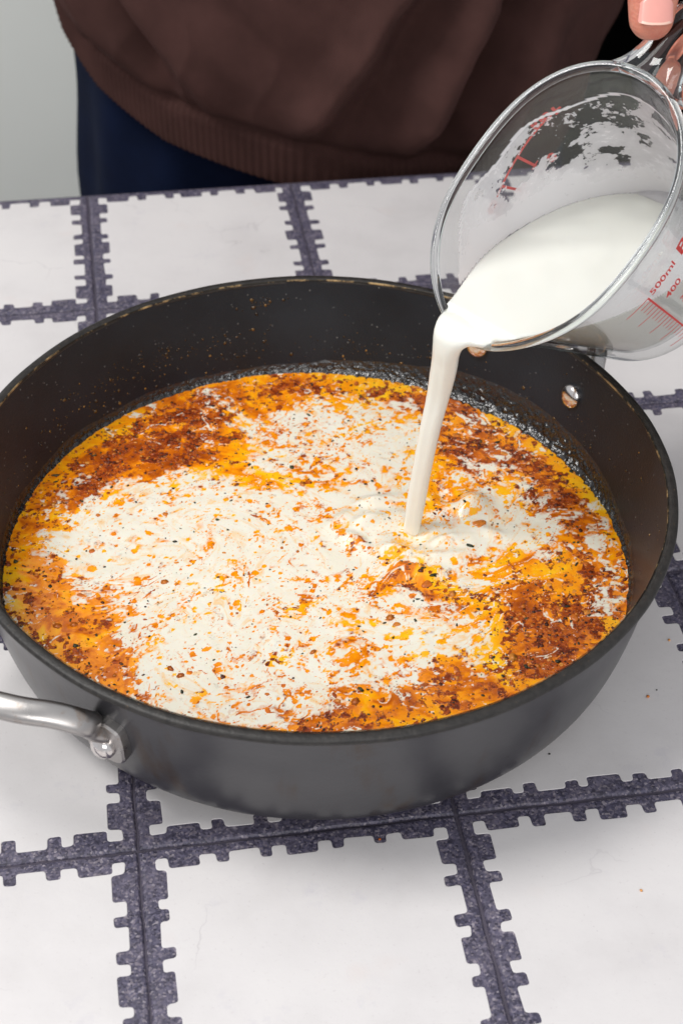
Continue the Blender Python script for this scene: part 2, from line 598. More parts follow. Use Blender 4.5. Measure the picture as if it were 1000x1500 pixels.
# ------------------------------------------------------------------ tiled table
GPH, GOX, GOY, GS = 0.168988895, -0.0754596459, 0.39159017, 0.125247473
table = empty('tiled_table', (0.05, 0.55, -0.9), 'table topped with cream tiles edged in dark speckled toothed bands', 'table')
cg, sg = math.cos(GPH), math.sin(GPH)
def gpt(i, j, z=0.0):
    return Vector((GOX + GS * (i * cg - j * sg), GOY + GS * (i * sg + j * cg), z))
I0, I1, J0, J1 = -2, 4, -2, 4

def rounded(poly, r, amp=0.0):
    """round every corner of a closed 2D polygon"""
    out = []
    n = len(poly)
    for k in range(n):
        p0, p, p1 = np.array(poly[k - 1]), np.array(poly[k]), np.array(poly[(k + 1) % n])
        a, b = p0 - p, p1 - p
        la, lb = np.hypot(*a), np.hypot(*b)
        rr = min(r, 0.42 * la, 0.42 * lb)
        a, b = a / la * rr, b / lb * rr
        out.append(p + a)
        out.append(p + 0.3 * (a + b))
        out.append(p + b)
    return out

def glaze_outline(rs):
    """one tile: cream field whose four sides are notched by dark teeth"""
    s = GS
    base, tip = 0.046 * s, 0.084 * s
    teeth = [(0.140, 0.096), (0.255, 0.040), (0.392, 0.040), (0.502, 0.098), (0.612, 0.040), (0.748, 0.040), (0.862, 0.096)]
    sides = []
    for side in range(4):
        pts = []
        b0 = base * rs.uniform(0.85, 1.15)
        b1 = base * rs.uniform(0.85, 1.15)
        for c, w_ in teeth:
            c += rs.uniform(-0.006, 0.006)
            w2 = w_ * rs.uniform(0.88, 1.12)
            xa, xb = (c - w2 / 2) * s, (c + w2 / 2) * s
            ba = b0 + (b1 - b0) * c + rs.uniform(-0.0003, 0.0003)
            tt = tip * rs.uniform(0.93, 1.07)
            sk = rs.uniform(-0.0004, 0.0004)
            pts += [(xa - rs.uniform(0, .0003), ba), (xa + sk, tt), (xb + sk, tt + rs.uniform(-0.0003, 0.0003)), (xb + rs.uniform(0, .0003), ba + rs.uniform(-0.0002, 0.0002))]
        sides.append((pts, b0, b1))
    poly = []
    for k, (pts, b0, b1) in enumerate(sides):
        for x, y in pts:
            if k == 0: q = (x, y)
            elif k == 1: q = (s - y, x)
            elif k == 2: q = (s - x, s - y)
            else: q = (y, s - x)
            poly.append(q)
        # corner to next side
        nb = sides[(k + 1) % 4][1]
        x, y = s - nb, b1
        if k == 0: q = (x, y)
        elif k == 1: q = (s - y, x)
        elif k == 2: q = (s - x, s - y)
        else: q = (y, s - x)
        poly.append(q)
    return rounded(poly, 0.0011)

def build_tile(i, j):
    rs = random.Random(i * 31 + j * 7 + 5)
    o3 = gpt(i, j)
    ex, ey = Vector((cg, sg, 0)), Vector((-sg, cg, 0))
    dz = rs.uniform(-0.0002, 0.0002)
    # dark slab with eased edges
    g = 0.0003
    bm = bmesh.new()
    rings = []
    for inset, z in ((g, -0.008), (g, -0.0022), (g + 0.0003, -0.0012), (g + 0.0009, -0.0005), (g + 0.0018, -0.0003)):
        ring = []
        n = 14
        loc = [(inset + (GS - 2 * inset) * k / n, inset) for k in range(n)] + [(GS - inset, inset + (GS - 2 * inset) * k / n) for k in range(n)] + \
              [(GS - inset - (GS - 2 * inset) * k / n, GS - inset) for k in range(n)] + [(inset, GS - inset - (GS - 2 * inset) * k / n) for k in range(n)]
        for x, y in loc:
            wob = 0.00022 * math.sin(x * 190 + i * 3 + j) + 0.00022 * math.sin(y * 230 + j * 5 + i)
            ring.append(bm.verts.new(o3 + ex * (x + wob) + ey * (y + wob) + Vector((0, 0, z + dz))))
        rings.append(ring)
    for a, b in zip(rings, rings[1:]):
        for k in range(len(a)):
            bm.faces.new((a[k], a[(k + 1) % len(a)], b[(k + 1) % len(a)], b[k]))
    cv = bm.verts.new(o3 + ex * GS / 2 + ey * GS / 2 + Vector((0, 0, dz - 0.0003)))
    for k in range(len(rings[-1])):
        bm.faces.new((rings[-1][k], rings[-1][(k + 1) % len(rings[-1])], cv))
    t = bmobj('tile', bm, M['dark'], table, smooth=False)
    # cream glaze standing proud of it
    out = glaze_outline(rs)
    bm = bmesh.new()
    lo = [bm.verts.new(o3 + ex * x + ey * y + Vector((0, 0, dz - 0.0006))) for x, y in out]
    cxy = np.array([GS / 2, GS / 2])
    hi = []
    hi2 = []
    m_ = len(out)
    for k in range(m_):
        p0, p1 = np.array(out[k - 1]), np.array(out[(k + 1) % m_])
        d = p1 - p0
        d = d / (np.hypot(*d) + 1e-9)
        nrm = np.array([-d[1], d[0]])
        q = np.array(out[k]) + nrm * 0.00022
        hi.append(bm.verts.new(o3 + ex * out[k][0] + ey * out[k][1] + Vector((0, 0, dz - 0.00012))))
        hi2.append(bm.verts.new(o3 + ex * q[0] + ey * q[1] + Vector((0, 0, dz))))
    for k in range(m_):
        k1 = (k + 1) % m_
        bm.faces.new((lo[k], lo[k1], hi[k1], hi[k]))
        bm.faces.new((hi[k], hi[k1], hi2[k1], hi2[k]))
    n_ = len(hi2)
    cv_, _e, cf_, _1, _2, _3 = delaunay_2d_cdt([Vector((v_.co.x, v_.co.y)) for v_ in hi2], [], [list(range(n_))], 1, 1e-6)
    top = [bm.verts.new((q.x, q.y, dz)) for q in cv_]
    for tri in cf_:
        if len(set(tri)) == 3:
            bm.faces.new([top[i_] for i_ in tri])
    bmesh.ops.recalc_face_normals(bm, faces=[f_ for f_ in bm.faces if len(f_.verts) == 4])
    gobj = bmobj('glaze', bm, M['glaze'], None, smooth=False)
    gobj.parent = t
    return t
for j in range(J0, J1):
    for i in range(I0, I1):
        build_tile(i, j)
# bed and timber frame under the tiles
def slab(name, i0, i1, j0, j1, z0, z1, mat, parent):
    vs = [gpt(i0, j0, z0), gpt(i1, j0, z0), gpt(i1, j1, z0), gpt(i0, j1, z0), gpt(i0, j0, z1), gpt(i1, j0, z1), gpt(i1, j1, z1), gpt(i0, j1, z1)]
    return pyobj(name, vs, BOXF, mat, parent, smooth=False)
slab('grout_bed', I0 - .01, I1 + .01, J0 - .01, J1 + .01, -0.012, -0.0016, M['grout'], table)
slab('table_top', I0 - .01, I1 + .01, J0 - .01, J1 + .01, -0.045, -0.0121, M['wood'], table)
for i, j in ((I0, J0), (I1 - .5, J0), (I1 - .5, J1 - .5), (I0, J1 - .5)):
    slab('leg', i + .02, i + .45, j + .02, j + .45, -0.9, -0.0451, M['wood'], table)

# ------------------------------------------------------------------ pan
PCX, PCY = -0.0103686571, 0.530895272
PR, PH = 0.15, 0.0771
SR, SZ = 0.1366, 0.0287
pan = empty('frying_pan', (PCX, PCY, 0.0), 'wide deep dark grey pan of orange soup with a steel loop handle', 'pan')
def inner_r(z):
    pts = [(0.004, 0.112), (0.006, 0.120), (0.012, 0.1290), (0.020, 0.1336), (0.0287, 0.1365), (0.050, 0.1405), (0.077, 0.1457)]
    for (z0, r0), (z1, r1) in zip(pts, pts[1:]):
        if z <= z1:
            return r0 + (r1 - r0) * max(0, (z - z0) / (z1 - z0))
    return 0.1457
outer = [(0.0, 0.0015), (0.09, 0.0015), (0.112, 0.0004), (0.1185, 0.0008), (0.1235, 0.0028), (0.1282, 0.0068), (0.1328, 0.0125), (0.1364, 0.0195), (0.1390, 0.028), (0.1412, 0.038), (0.1431, 0.049), (0.1445, 0.060), (0.1462, 0.0700), (0.1468, 0.0722)]
prof = []
for a in smooth_path(outer, 44):
    prof.append((max(0.0, a[0]), a[1]))
v, f = revolve(prof, 256, (PCX, PCY))
pyobj('outer_wall', v, f, M['pan_out'], pan)
lin = [(0.0, 0.004), (0.08, 0.004)] + [(inner_r(z), z) for z in (0.0042, 0.006, 0.009, 0.012, 0.016, 0.020, 0.0245, 0.0287, 0.036, 0.043, 0.050, 0.057, 0.064, 0.071, 0.0755, 0.0762)]
v, f = revolve(lin, 256, (PCX, PCY))
f = [tuple(reversed(q)) for q in f]
pyobj('nonstick_lining', v, f, M['lining'], pan)
def rimwob(a, z):
    return 0.00012 * math.sin(9 * a) + 0.00008 * math.sin(23 * a + 1)
rp = [(0.1453, 0.0755), (0.1456, 0.0766), (0.1461, 0.07705), (0.1475, 0.07715), (0.1490, 0.07705), (0.1497, 0.0766), (0.15, 0.0757), (0.1498, 0.0746), (0.1490, 0.0735), (0.1478, 0.0727), (0.1464, 0.0720), (0.1453, 0.0755)]
v, f = revolve(rp, 256, (PCX, PCY), rimwob)
pyobj('rim', v, f, M['rim'], pan)
v, f = revolve([(0.14528, 0.0763), (0.14532, 0.07690), (0.14555, 0.07718), (0.14570, 0.07712)], 256, (PCX, PCY), rimwob)
pyobj('worn_edge', v, f, M['worn'], pan)

def polar(az, r, z):
    return Vector((PCX + r * math.cos(math.radians(az)), PCY + r * math.sin(math.radians(az)), z))
def outer_r(z):
    for (r0, z0), (r1, z1) in zip(outer[2:], outer[3:]):
        if z <= z1:
            return r0 + (r1 - r0) * (z - z0) / (z1 - z0)
    return 0.1465
def dome(name, az, r, z, rad, ht, inward, mat, parent, slope=0.2):
    """domed rivet head on the wall"""
    s = -1 if inward else 1
    a = math.radians(az)
    nrm = Vector((math.cos(a) * s, math.sin(a) * s, (slope if inward else -slope))).normalized()
    p = polar(az, r, z)
    x = Vector((-math.sin(a), math.cos(a), 0)).normalized()
    y = nrm.cross(x)
    vs, prof = [], [(1.0, -0.3), (1.0, 0.12), (0.96, 0.3), (0.86, 0.52), (0.68, 0.75), (0.45, 0.91), (0.2, 0.99)]
    for rr, hh in prof:
        for k in range(32):
            t = 2 * math.pi * k / 32
            vs.append(p + x * math.cos(t) * rad * rr + y * math.sin(t) * rad * rr + nrm * hh * ht)
    fs = grid_faces(32, len(prof), closed_u=True)
    fs.append(tuple(range(32 * (len(prof) - 1), 32 * len(prof))))
    o = pyobj(name, vs, fs, mat, parent)
    bm = bmesh.new(); bm.from_mesh(o.data)
    bmesh.ops.recalc_face_normals(bm, faces=bm.faces)
    bm.to_mesh(o.data); bm.free()
    return o
for az in (35.3, 58.5):
    dome('rivet', az, 0.1412, 0.0575, 0.0058, 0.0026, True, M['rivet'], pan)
for az in (-121.5, -160.5):
    dome('rivet', az, 0.1412, 0.0575, 0.0058, 0.0026, True, M['rivet'], pan)

def loop_handle(mid, half):
    h = empty('handle', tuple(polar(mid, 0.15, 0.05)))
    h.parent = pan
    h.matrix_parent_inverse = Matrix.Translation(-pan.location)
    ctl = [(-half + 0.9, 0.1445, 0.0475), (-half + 0.8, 0.1490, 0.0555), (-half + 0.3, 0.1540, 0.0625), (-half * 0.82, 0.1605, 0.0672), (-half * 0.62, 0.1680, 0.0690), (-half * 0.38, 0.1750, 0.0700), (-half * 0.15, 0.1795, 0.0705)]
    ctl = ctl + [(-a, r, z) for a, r, z in reversed(ctl)]
    P = [tuple(polar(mid + a, r, z)) for a, r, z in ctl]
    pts = smooth_path(P, 60)
    n = len(pts)
    wide = []
    for k, p in enumerate(pts):
        s = min(k, n - 1 - k) / (n / 2)
        out = Vector((p[0] - PCX, p[1] - PCY, 0)).normalized()
        tang = Vector((-out.y, out.x, 0))
        wv = tang * max(0, 1 - s * 4) + (out + Vector((0, 0, -0.35))) * min(1, s * 4)
        wide.append(wv.normalized())
    ra = [0.0050 + 0.0012 * math.exp(-((min(k, n - 1 - k)) / 5.0) ** 2) for k in range(n)]
    rb = [0.0034 + 0.0004 * math.sin(math.pi * k / (n - 1)) for k in range(n)]
    v, f = tube(pts, ra, rb, wide, seg=24, square=2.6)
    o = pyobj('grip', v, f, M['steel'], pan)
    o.parent = h; o.matrix_parent_inverse = Matrix.Translation(-h.location - Vector((0,0,0)))
    o.matrix_parent_inverse = Matrix.Translation(-Vector(h.matrix_local.translation if False else polar(mid, 0.15, 0.05)))
    for sgn in (-1, 1):
        az = mid + sgn * half
        # lug plate hugging the wall
        bm = bmesh.new()
        a = math.radians(az)
        out = Vector((math.cos(a), math.sin(a), -0.10)).normalized()
        tx = Vector((-math.sin(a), math.cos(a), 0))
        up = tx.cross(out) if tx.cross(out).z > 0 else -tx.cross(out)
        c0 = polar(az, outer_r(0.047) + 0.0002, 0.047)
        # a small notched plate, leaning tab at its outer side
        shape = [(-0.0078, -0.0060), (-0.0062, -0.0098), (-0.001, -0.0108), (0.0050, -0.0105), (0.0082, -0.0080), (0.0086, 0.0015), (0.0080, 0.0085), (0.0020, 0.0105), (-0.0040, 0.0085), (-0.0052, 0.0045), (-0.0078, 0.0010)]
        if sgn < 0:
            shape = [(-x, y) for x, y in shape][::-1]
        ring = [np.array(q) for q in rounded(shape, 0.0016)]
        for_r = []
        for off, sc in ((-0.001, 1.08), (0.0032, 1.08), (0.0041, 1.0)):
            for_r.append([bm.verts.new(c0 + tx * (q[0] * sc) + up * (q[1] * sc) + out * off) for q in ring])
        for A, B in zip(for_r, for_r[1:]):
            for k in range(len(A)):
                bm.faces.new((A[k], A[(k + 1) % len(A)], B[(k + 1) % len(A)], B[k]))
        bm.faces.new(for_r[-1])
        bmesh.ops.recalc_face_normals(bm, faces=bm.faces)
        lg = bmobj('lug', bm, M['steel'], None, smooth=False)
        lg.parent = h; lg.matrix_parent_inverse = Matrix.Translation(-polar(mid, 0.15, 0.05))
        rv = dome('rivet', az, outer_r(0.047) + 0.0042, 0.0435, 0.0052, 0.0042, False, M['rivet'], None, 0.1)
        rv.parent = h; rv.matrix_parent_inverse = Matrix.Translation(-polar(mid, 0.15, 0.05))
loop_handle(-141.0, 19.5)
loop_handle(46.9, 11.6)

# ------------------------------------------------------------------ soup
# outlines of the milk pools and of the spice rafts, millimetres from the pan's centre
#<<
# positions in mm from the pan's centre
MILK = [(1, [(-122.7, 1.6), (-111.6, 29.6), (-87.6, 49.8), (-56.6, 55.9), (-41.9, 49.0), (-15.0, 45.0), (16.4, 51.0), (43.2, 54.4), (41.1, 20.8), (38.3, -6.3), (28.6, -28.0), (17.7, -38.7), (11.7, -60.8), (17.4, -75.9), (6.6, -87.4), (-3.9, -98.5), (-27.9, -100.0), (-55.3, -93.6), (-72.7, -82.4), (-72.1, -63.4), (-84.7, -52.0), (-84.2, -31.7), (-109.7, -15.5)]),
    (0.86, [(-40.8, 82.0), (-38.7, 100.8), (-14.2, 110.0), (15.8, 117.8), (43.3, 112.1), (48.0, 85.3), (45.3, 48.6), (16.4, 46.1), (-12.1, 52.5), (-31.3, 56.8)]),
    (0.95, [(41.0, 16.2), (53.7, 33.0), (58.5, 37.9), (70.2, 55.4), (82.5, 49.9), (94.8, 45.4), (113.8, 30.3), (114.5, 14.1), (100.9, 3.7), (83.0, 6.3), (70.4, -5.2), (73.9, -23.2), (63.9, -19.3), (52.6, -5.0), (40.6, -6.2)]),
    (0.82, [(17.1, -32.5), (28.7, -25.9), (40.4, -20.0), (54.7, -31.3), (71.3, -45.1), (75.8, -56.8), (67.4, -68.7), (53.6, -65.3), (42.2, -77.0), (28.4, -80.1), (13.3, -76.0)]),
    (0.74, [(119.5, 57.1), (129.6, 33.2), (134.3, 1.3), (134.2, -24.6), (125.7, -43.4), (120.5, -33.3), (125.2, -7.8), (116.9, 14.2)]),
    (0.66, [(54.5, 59.8), (74.3, 74.8), (87.1, 73.7), (101.0, 44.2), (118.3, 28.1), (119.5, 9.7), (102.4, 22.9), (78.8, 38.6), (60.1, 38.0)]),
    (0.8, [(-61.7, 119.4), (-48.7, 125.5), (-42.2, 103.4), (-57.1, 102.9)]),
    (0.7, [(-125.1, 26.8), (-113.4, 53.9), (-106.4, 49.2), (-117.9, 20.0)])]
SPICE = [(0.95, [(-130.8, 24.3), (-120.5, 48.7), (-103.3, 74.6), (-83.0, 96.5), (-64.6, 113.7), (-41.2, 114.5), (-42.4, 82.0), (-62.9, 55.7), (-90.8, 49.7), (-113.1, 29.6)]),
    (0.85, [(51.3, 123.6), (75.9, 107.8), (97.8, 87.1), (115.1, 62.0), (118.7, 32.8), (100.3, 34.6), (83.0, 58.3), (58.0, 70.1), (50.3, 85.4)]),
    (1, [(79.6, -26.4), (93.7, -13.2), (117.6, -10.2), (130.0, -18.4), (128.1, -35.2), (109.9, -59.7), (94.7, -73.5), (82.7, -68.2), (79.8, -46.8)]),
    (0.46, [(6.6, -87.4), (28.4, -75.6), (50.7, -69.2), (72.6, -74.2), (83.4, -77.6), (49.7, -102.3), (12.3, -105.1)]),
    (0.42, [(-142.8, 5.4), (-131.7, -7.6), (-115.9, -32.7), (-86.0, -63.9), (-74.1, -82.5), (-91.8, -83.0), (-124.1, -53.3), (-140.4, -25.1)]),
    (0.5, [(-64.6, 113.7), (-25.0, 127.6), (8.8, 133.5), (46.3, 126.3), (47.6, 112.3), (9.1, 116.4), (-24.3, 112.4), (-43.8, 103.4)]),
    (0.7, [(110.8, 14.0), (125.6, 9.9), (132.3, -16.2), (119.9, -16.6), (111.8, -8.2)]),
    (0.75, [(69.6, -22.5), (90.4, -17.6), (89.2, -34.3), (74.8, -34.8)]),
    (0.5, [(-4.5, -80.3), (11.9, -76.1), (20.3, -94.2), (-3.7, -103.9)]),
    (0.6, [(105.1, 56.6), (121.4, 28.2), (130.2, -3.3), (121.2, -3.6), (109.0, 27.8)]),
    (0.6, [(40.3, -27.6), (58.3, -10.0), (63.7, -22.7), (51.7, -35.6)])]
YELLOW = [(0.35, [(46.6, -3.8), (67.3, -7.5), (70.6, -30.8), (57.7, -29.2), (47.6, -23.2)]),
    (0.35, [(66.5, -26.8), (80.3, -38.7), (78.4, -70.3), (65.0, -59.1), (63.2, -35.2)]),
    (0.3, [(2.1, 130.3), (42.9, 126.2), (29.3, 117.2)]),
    (0.3, [(-139.1, 1.1), (-123.7, -20.3), (-121.9, -49.2), (-138.9, -33.4)]),
    (0.3, [(72.8, 113.2), (132.7, 19.3), (129.6, 47.6), (95.6, 103.1)])]
VORT = [(-9.6, -16.5, 48, 1.2), (16.2, 73.7, 32, -1.2), (52.9, 7.5, 28, 1.4), (70.0, -13.9, 20, -1.2), (-70.4, 3.4, 35, -1.2), (-44.2, -62.5, 30, 1.4), (45.6, -47.9, 22, 1.7), (96.0, 18.1, 22, -1.6), (113.2, -25.3, 20, 1.0), (-26.3, 23.2, 26, 1.3), (-89.0, -40.1, 24, 1.3)]
RIPPLES = [(22.7, 22.5, 9, 4, 0.5, 3.4), (14.3, 10.7, 7, 4, -0.6, 2.2), (33.3, 4.6, 10, 3.2, 0.1, 2.2), (69.3, 34.9, 8, 7, 0.8, 5.2), (58.6, 40.3, 4, 5, 0.8, -1.8), (43.4, 14.0, 8, 7, 0, -2.2), (56.1, 12.1, 9, 3, 0.3, 1.8), (24.3, 36.7, 8, 3, 0.3, 2.0), (10.4, 24.4, 9, 3.2, 0.8, 1.6), (52.7, 0.8, 11, 2.6, 0.2, 1.2), (40.6, -6.2, 9, 2.4, -0.2, 1.1), (77.6, 17.4, 8, 3, -0.5, 1.0)]
LAND = (43.4, 15.4)
CHUNKS = [('brown_bean', 47.8, -16.8, 2.9, 'smooth brown bean afloat just right below the falling milk', 'bean', False, 0.45), ('vegetable_chunk', -64.9, -19.6, 2.2, 'orange diced chunk alone in the white milk left of centre', 'vegetable chunk', True, 0.61), ('vegetable_chunk', -57.4, -70.7, 1.9, 'left one of two red brown chunks near the front left rim', 'vegetable chunk', True, 0.33), ('vegetable_chunk', -53.2, -74.3, 2.0, 'right one of two red brown chunks near the front left rim', 'vegetable chunk', True, 0.37), ('vegetable_chunk', -7.8, 47.7, 2.0, 'orange chunk in the milk above centre', 'vegetable chunk', True, 0.65), ('vegetable_chunk', 31.8, -38.2, 2.6, 'orange chunk in the milk below the stream, larger of a pair', 'vegetable chunk', True, 0.61), ('vegetable_chunk', 34.3, -42.2, 1.8, 'small round orange bit touching a larger orange chunk', 'vegetable chunk', False, 0.69), ('vegetable_chunk', 58.5, -22.8, 2.5, 'pale orange cube on the yellow oil beside the brown bean', 'vegetable chunk', True, 0.73), ('vegetable_chunk', 72.4, 22.8, 3.2, 'large orange chunk riding on the milk wave right of the stream', 'vegetable chunk', False, 0.65), ('vegetable_chunk', 81.8, -59.8, 2.8, 'pink orange cube at the edge of the dark spice raft', 'vegetable chunk', True, 0.85), ('vegetable_chunk', -106.8, -47.5, 2.4, 'brown orange chunk near the left rim', 'vegetable chunk', True, 0.41), ('vegetable_chunk', -100.1, -46.5, 2.2, 'second brown orange chunk near the left rim, to the right', 'vegetable chunk', True, 0.45), ('vegetable_chunk', 17.5, -86.3, 2.6, 'red brown flake by the bottom edge of the soup', 'vegetable chunk', True, 0.33), ('vegetable_chunk', 109.3, -35.8, 2.6, 'glossy red chunk in the dark spice raft at right', 'vegetable chunk', False, 0.49), ('vegetable_chunk', -0.1, -59.2, 1.7, 'thin orange cube in milk near the front', 'vegetable chunk', True, 0.57)]
CRUMBS = [(0.1318, 0.4774, 0.75, 'round brown peppercorn crumb on the tile right of the pan', 0.9), (0.1361, 0.4815, 0.35, 'speck beside the peppercorn crumb right of the pan', 0.1), (0.0873, 0.4443, 0.45, 'dark speck on the tile below right of the pan', 0.1), (0.1166, 0.3776, 0.6, 'orange crumb on the tile at lower right', 1.0), (0.1455, 0.5116, 0.6, 'pale orange crumb by the right tile joint', 1.0), (0.0177, 0.3989, 0.55, 'brown crumb on the band in front of the pan', 0.7)]
#>>
def sdist(poly, X, Y):
    P = np.array(poly, float)
    d = np.full(X.shape, 1e9)
    inside = np.zeros(X.shape, bool)
    n = len(P)
    for k in range(n):
        a, b = P[k], P[(k + 1) % n]
        e = b - a
        t = np.clip(((X - a[0]) * e[0] + (Y - a[1]) * e[1]) / (e @ e), 0, 1)
        d = np.minimum(d, np.hypot(X - a[0] - t * e[0], Y - a[1] - t * e[1]))
        c = ((a[1] > Y) != (b[1] > Y)) & (X < e[0] * (Y - a[1]) / (e[1] + 1e-12) + a[0])
        inside ^= c
    return np.where(inside, d, -d)

def soup_fields(X, Y):
    """X,Y in mm from the pan's centre"""
    # stirring: rotate the sampling point about a few vortices
    U, V = X.copy(), Y.copy()
    for (cx, cy, R_, A_) in VORT:
        dx, dy = U - cx, V - cy
        ang = 0.65 * A_ * np.exp(-(dx * dx + dy * dy) / (R_ * R_))
        c_, s_ = np.cos(ang), np.sin(ang)
        U, V = cx + dx * c_ - dy * s_, cy + dx * s_ + dy * c_
    w1x, w1y = fbm(U / 26, V / 26, 3, 3), fbm(U / 26, V / 26, 3, 31)
    U2, V2 = U + 9 * w1x, V + 9 * w1y
    w2x, w2y = fbm(U2 / 9, V2 / 9, 3, 5), fbm(U2 / 9, V2 / 9, 3, 51)
    U3, V3 = U2 + 5.5 * w2x, V2 + 5.5 * w2y
    # boundary position moved by the same warp
    Xb, Yb = X + 5 * w1x + 3.0 * w2x, Y + 5 * w1y + 3.0 * w2y
    def amt(polys, soft):
        r = np.zeros(X.shape)
        for wgt, pl in polys:
            r = np.maximum(r, wgt * (0.5 + 0.5 * np.clip(sdist(pl, Xb, Yb) / soft, -1, 1)))
        return r
    milk0 = amt(MILK, 10.0)
    spice0 = amt(SPICE, 7.0)
    str_ = fbm(U3 / 7.5, V3 / 4.4, 4, 7, 0.6)
    str2 = fbm((X + 6 * w1x + 2.5 * w2x) / 2.4 + 40, (Y + 6 * w1y + 2.5 * w2y) / 1.8, 3, 9, 0.6)
    busy = sstep(-0.35, 0.45, fbm(U / 22 + 8, V / 22, 3, 66))
    XI, YI = X + 7 * w1x + 3.0 * w2x, Y + 7 * w1y + 3.0 * w2y
    iso = fbm(XI / 6.0 + 9, YI / 5.0, 4, 71, 0.58)
    lace = fbm(X / 2.0 + 3, Y / 2.0, 3, 72, 0.6)
    milk = np.where(milk0 < 0.5, milk0 * 0.98, 0.49 + (milk0 - 0.5) * 0.64) + 0.14 * str_ + 0.52 * iso + (0.08 + 0.42 * busy) * str2 + (0.08 + 0.42 * busy) * lace - 0.06 * busy
    # marbling: thin loops of oil drawn out by the stirring
    lv = fbm(U2 / 34, V2 / 30, 3, 81) * 7.0 + 0.6 * fbm(U3 / 7, V3 / 7, 2, 82)
    tri = np.abs((lv % 1.0) - 0.5) * 2
    where = sstep(-0.15, 0.35, fbm(X / 24, Y / 24, 2, 83))
    milk = milk - (0.85 * sstep(0.86, 1.0, tri) * where) * (0.4 + 0.6 * sstep(-0.3, 0.3, lace))
    lv2 = (fbm(U / 20 + 4, V / 18, 3, 84) * 9.0) % 1.0
    milk = milk - 0.60 * sstep(0.88, 1.0, np.abs(lv2 - 0.5) * 2) * sstep(-0.1, 0.3, fbm(X / 18 + 5, Y / 18, 2, 85))
    # thin milk veins in the oil
    vein = 1 - np.abs(fbm(U3 / 15, V3 / 6, 4, 77)) * 9
    veil = sstep(0.15, 0.6, fbm(X / 30 + 3, Y / 30, 2, 19) + 0.45 + 0.5 * milk0)
    milk = np.maximum(milk, np.clip(vein, 0, 1) * 0.80 * veil)
    crumbs = sstep(0.30, 0.42, fbm(X / 2.3 + 50, Y / 1.9, 4, 95, 0.65)) * sstep(-0.25, 0.2, fbm(X / 20, Y / 20, 2, 96))
    milk = np.maximum(milk, 0.72 * crumbs * (1 - 0.75 * np.clip(spice0, 0, 1)))
    gr = fbm(X / 2.6, Y / 2.6, 4, 15, 0.65)
    spice = spice0 * 0.54 + 1.05 * gr + 0.55 * fbm(X / 8, Y / 8, 3, 23) + 0.06
    spice = spice - 0.35 * sstep(0.5, 0.8, milk)
    milk = milk - 0.5 * sstep(0.75, 1.1, spice)
    oil = 0.60 + 0.45 * fbm(U3 / 14, V3 / 10, 4, 45) + 0.28 * fbm(U3 / 4, V3 / 3, 3, 61) - 0.34 * spice0
    for wgt, pl in YELLOW:
        oil = oil + wgt * (0.5 + 0.5 * np.clip(sdist(pl, Xb, Yb) / 6.0, -1, 1))
    return milk, np.clip(spice, 0, 1.2), np.clip(oil, 0, 1), U3, V3, milk0, spice0

def soup_height(X, Y):
    """mm above the rest level"""
    z = 0.25 * fbm(X / 14, Y / 14, 3, 91) + 0.10 * fbm(X / 3.5, Y / 3.5, 3, 92)
    for (x, y, rx, ry, ang, h) in RIPPLES:
        c_, s_ = math.cos(ang), math.sin(ang)
        dx, dy = (X - x) * c_ + (Y - y) * s_, -(X - x) * s_ + (Y - y) * c_
        z = z + 1.3 * h * np.exp(-(dx / rx) ** 2 - (dy / ry) ** 2)
    lx, ly = LAND
    d = np.hypot(X - lx, (Y - ly))
    z = z - 1.6 * np.exp(-(d / 7) ** 2) + 1.0 * np.exp(-((d - 26) / 6) ** 2) * np.cos((d - 26) / 3.4) * (0.5 + 0.5 * fbm(X / 10, Y / 10, 2, 8))
    z = z + 1.0 * np.exp(-((d - 16) / 4.5) ** 2) * (0.4 + fbm(X / 9, Y / 9, 2, 18))
    R_ = np.hypot(X, Y)
    z = z + 0.7 * np.clip((R_ - (SR * 1000 - 3)) / 3, 0, 1) ** 2
    return z

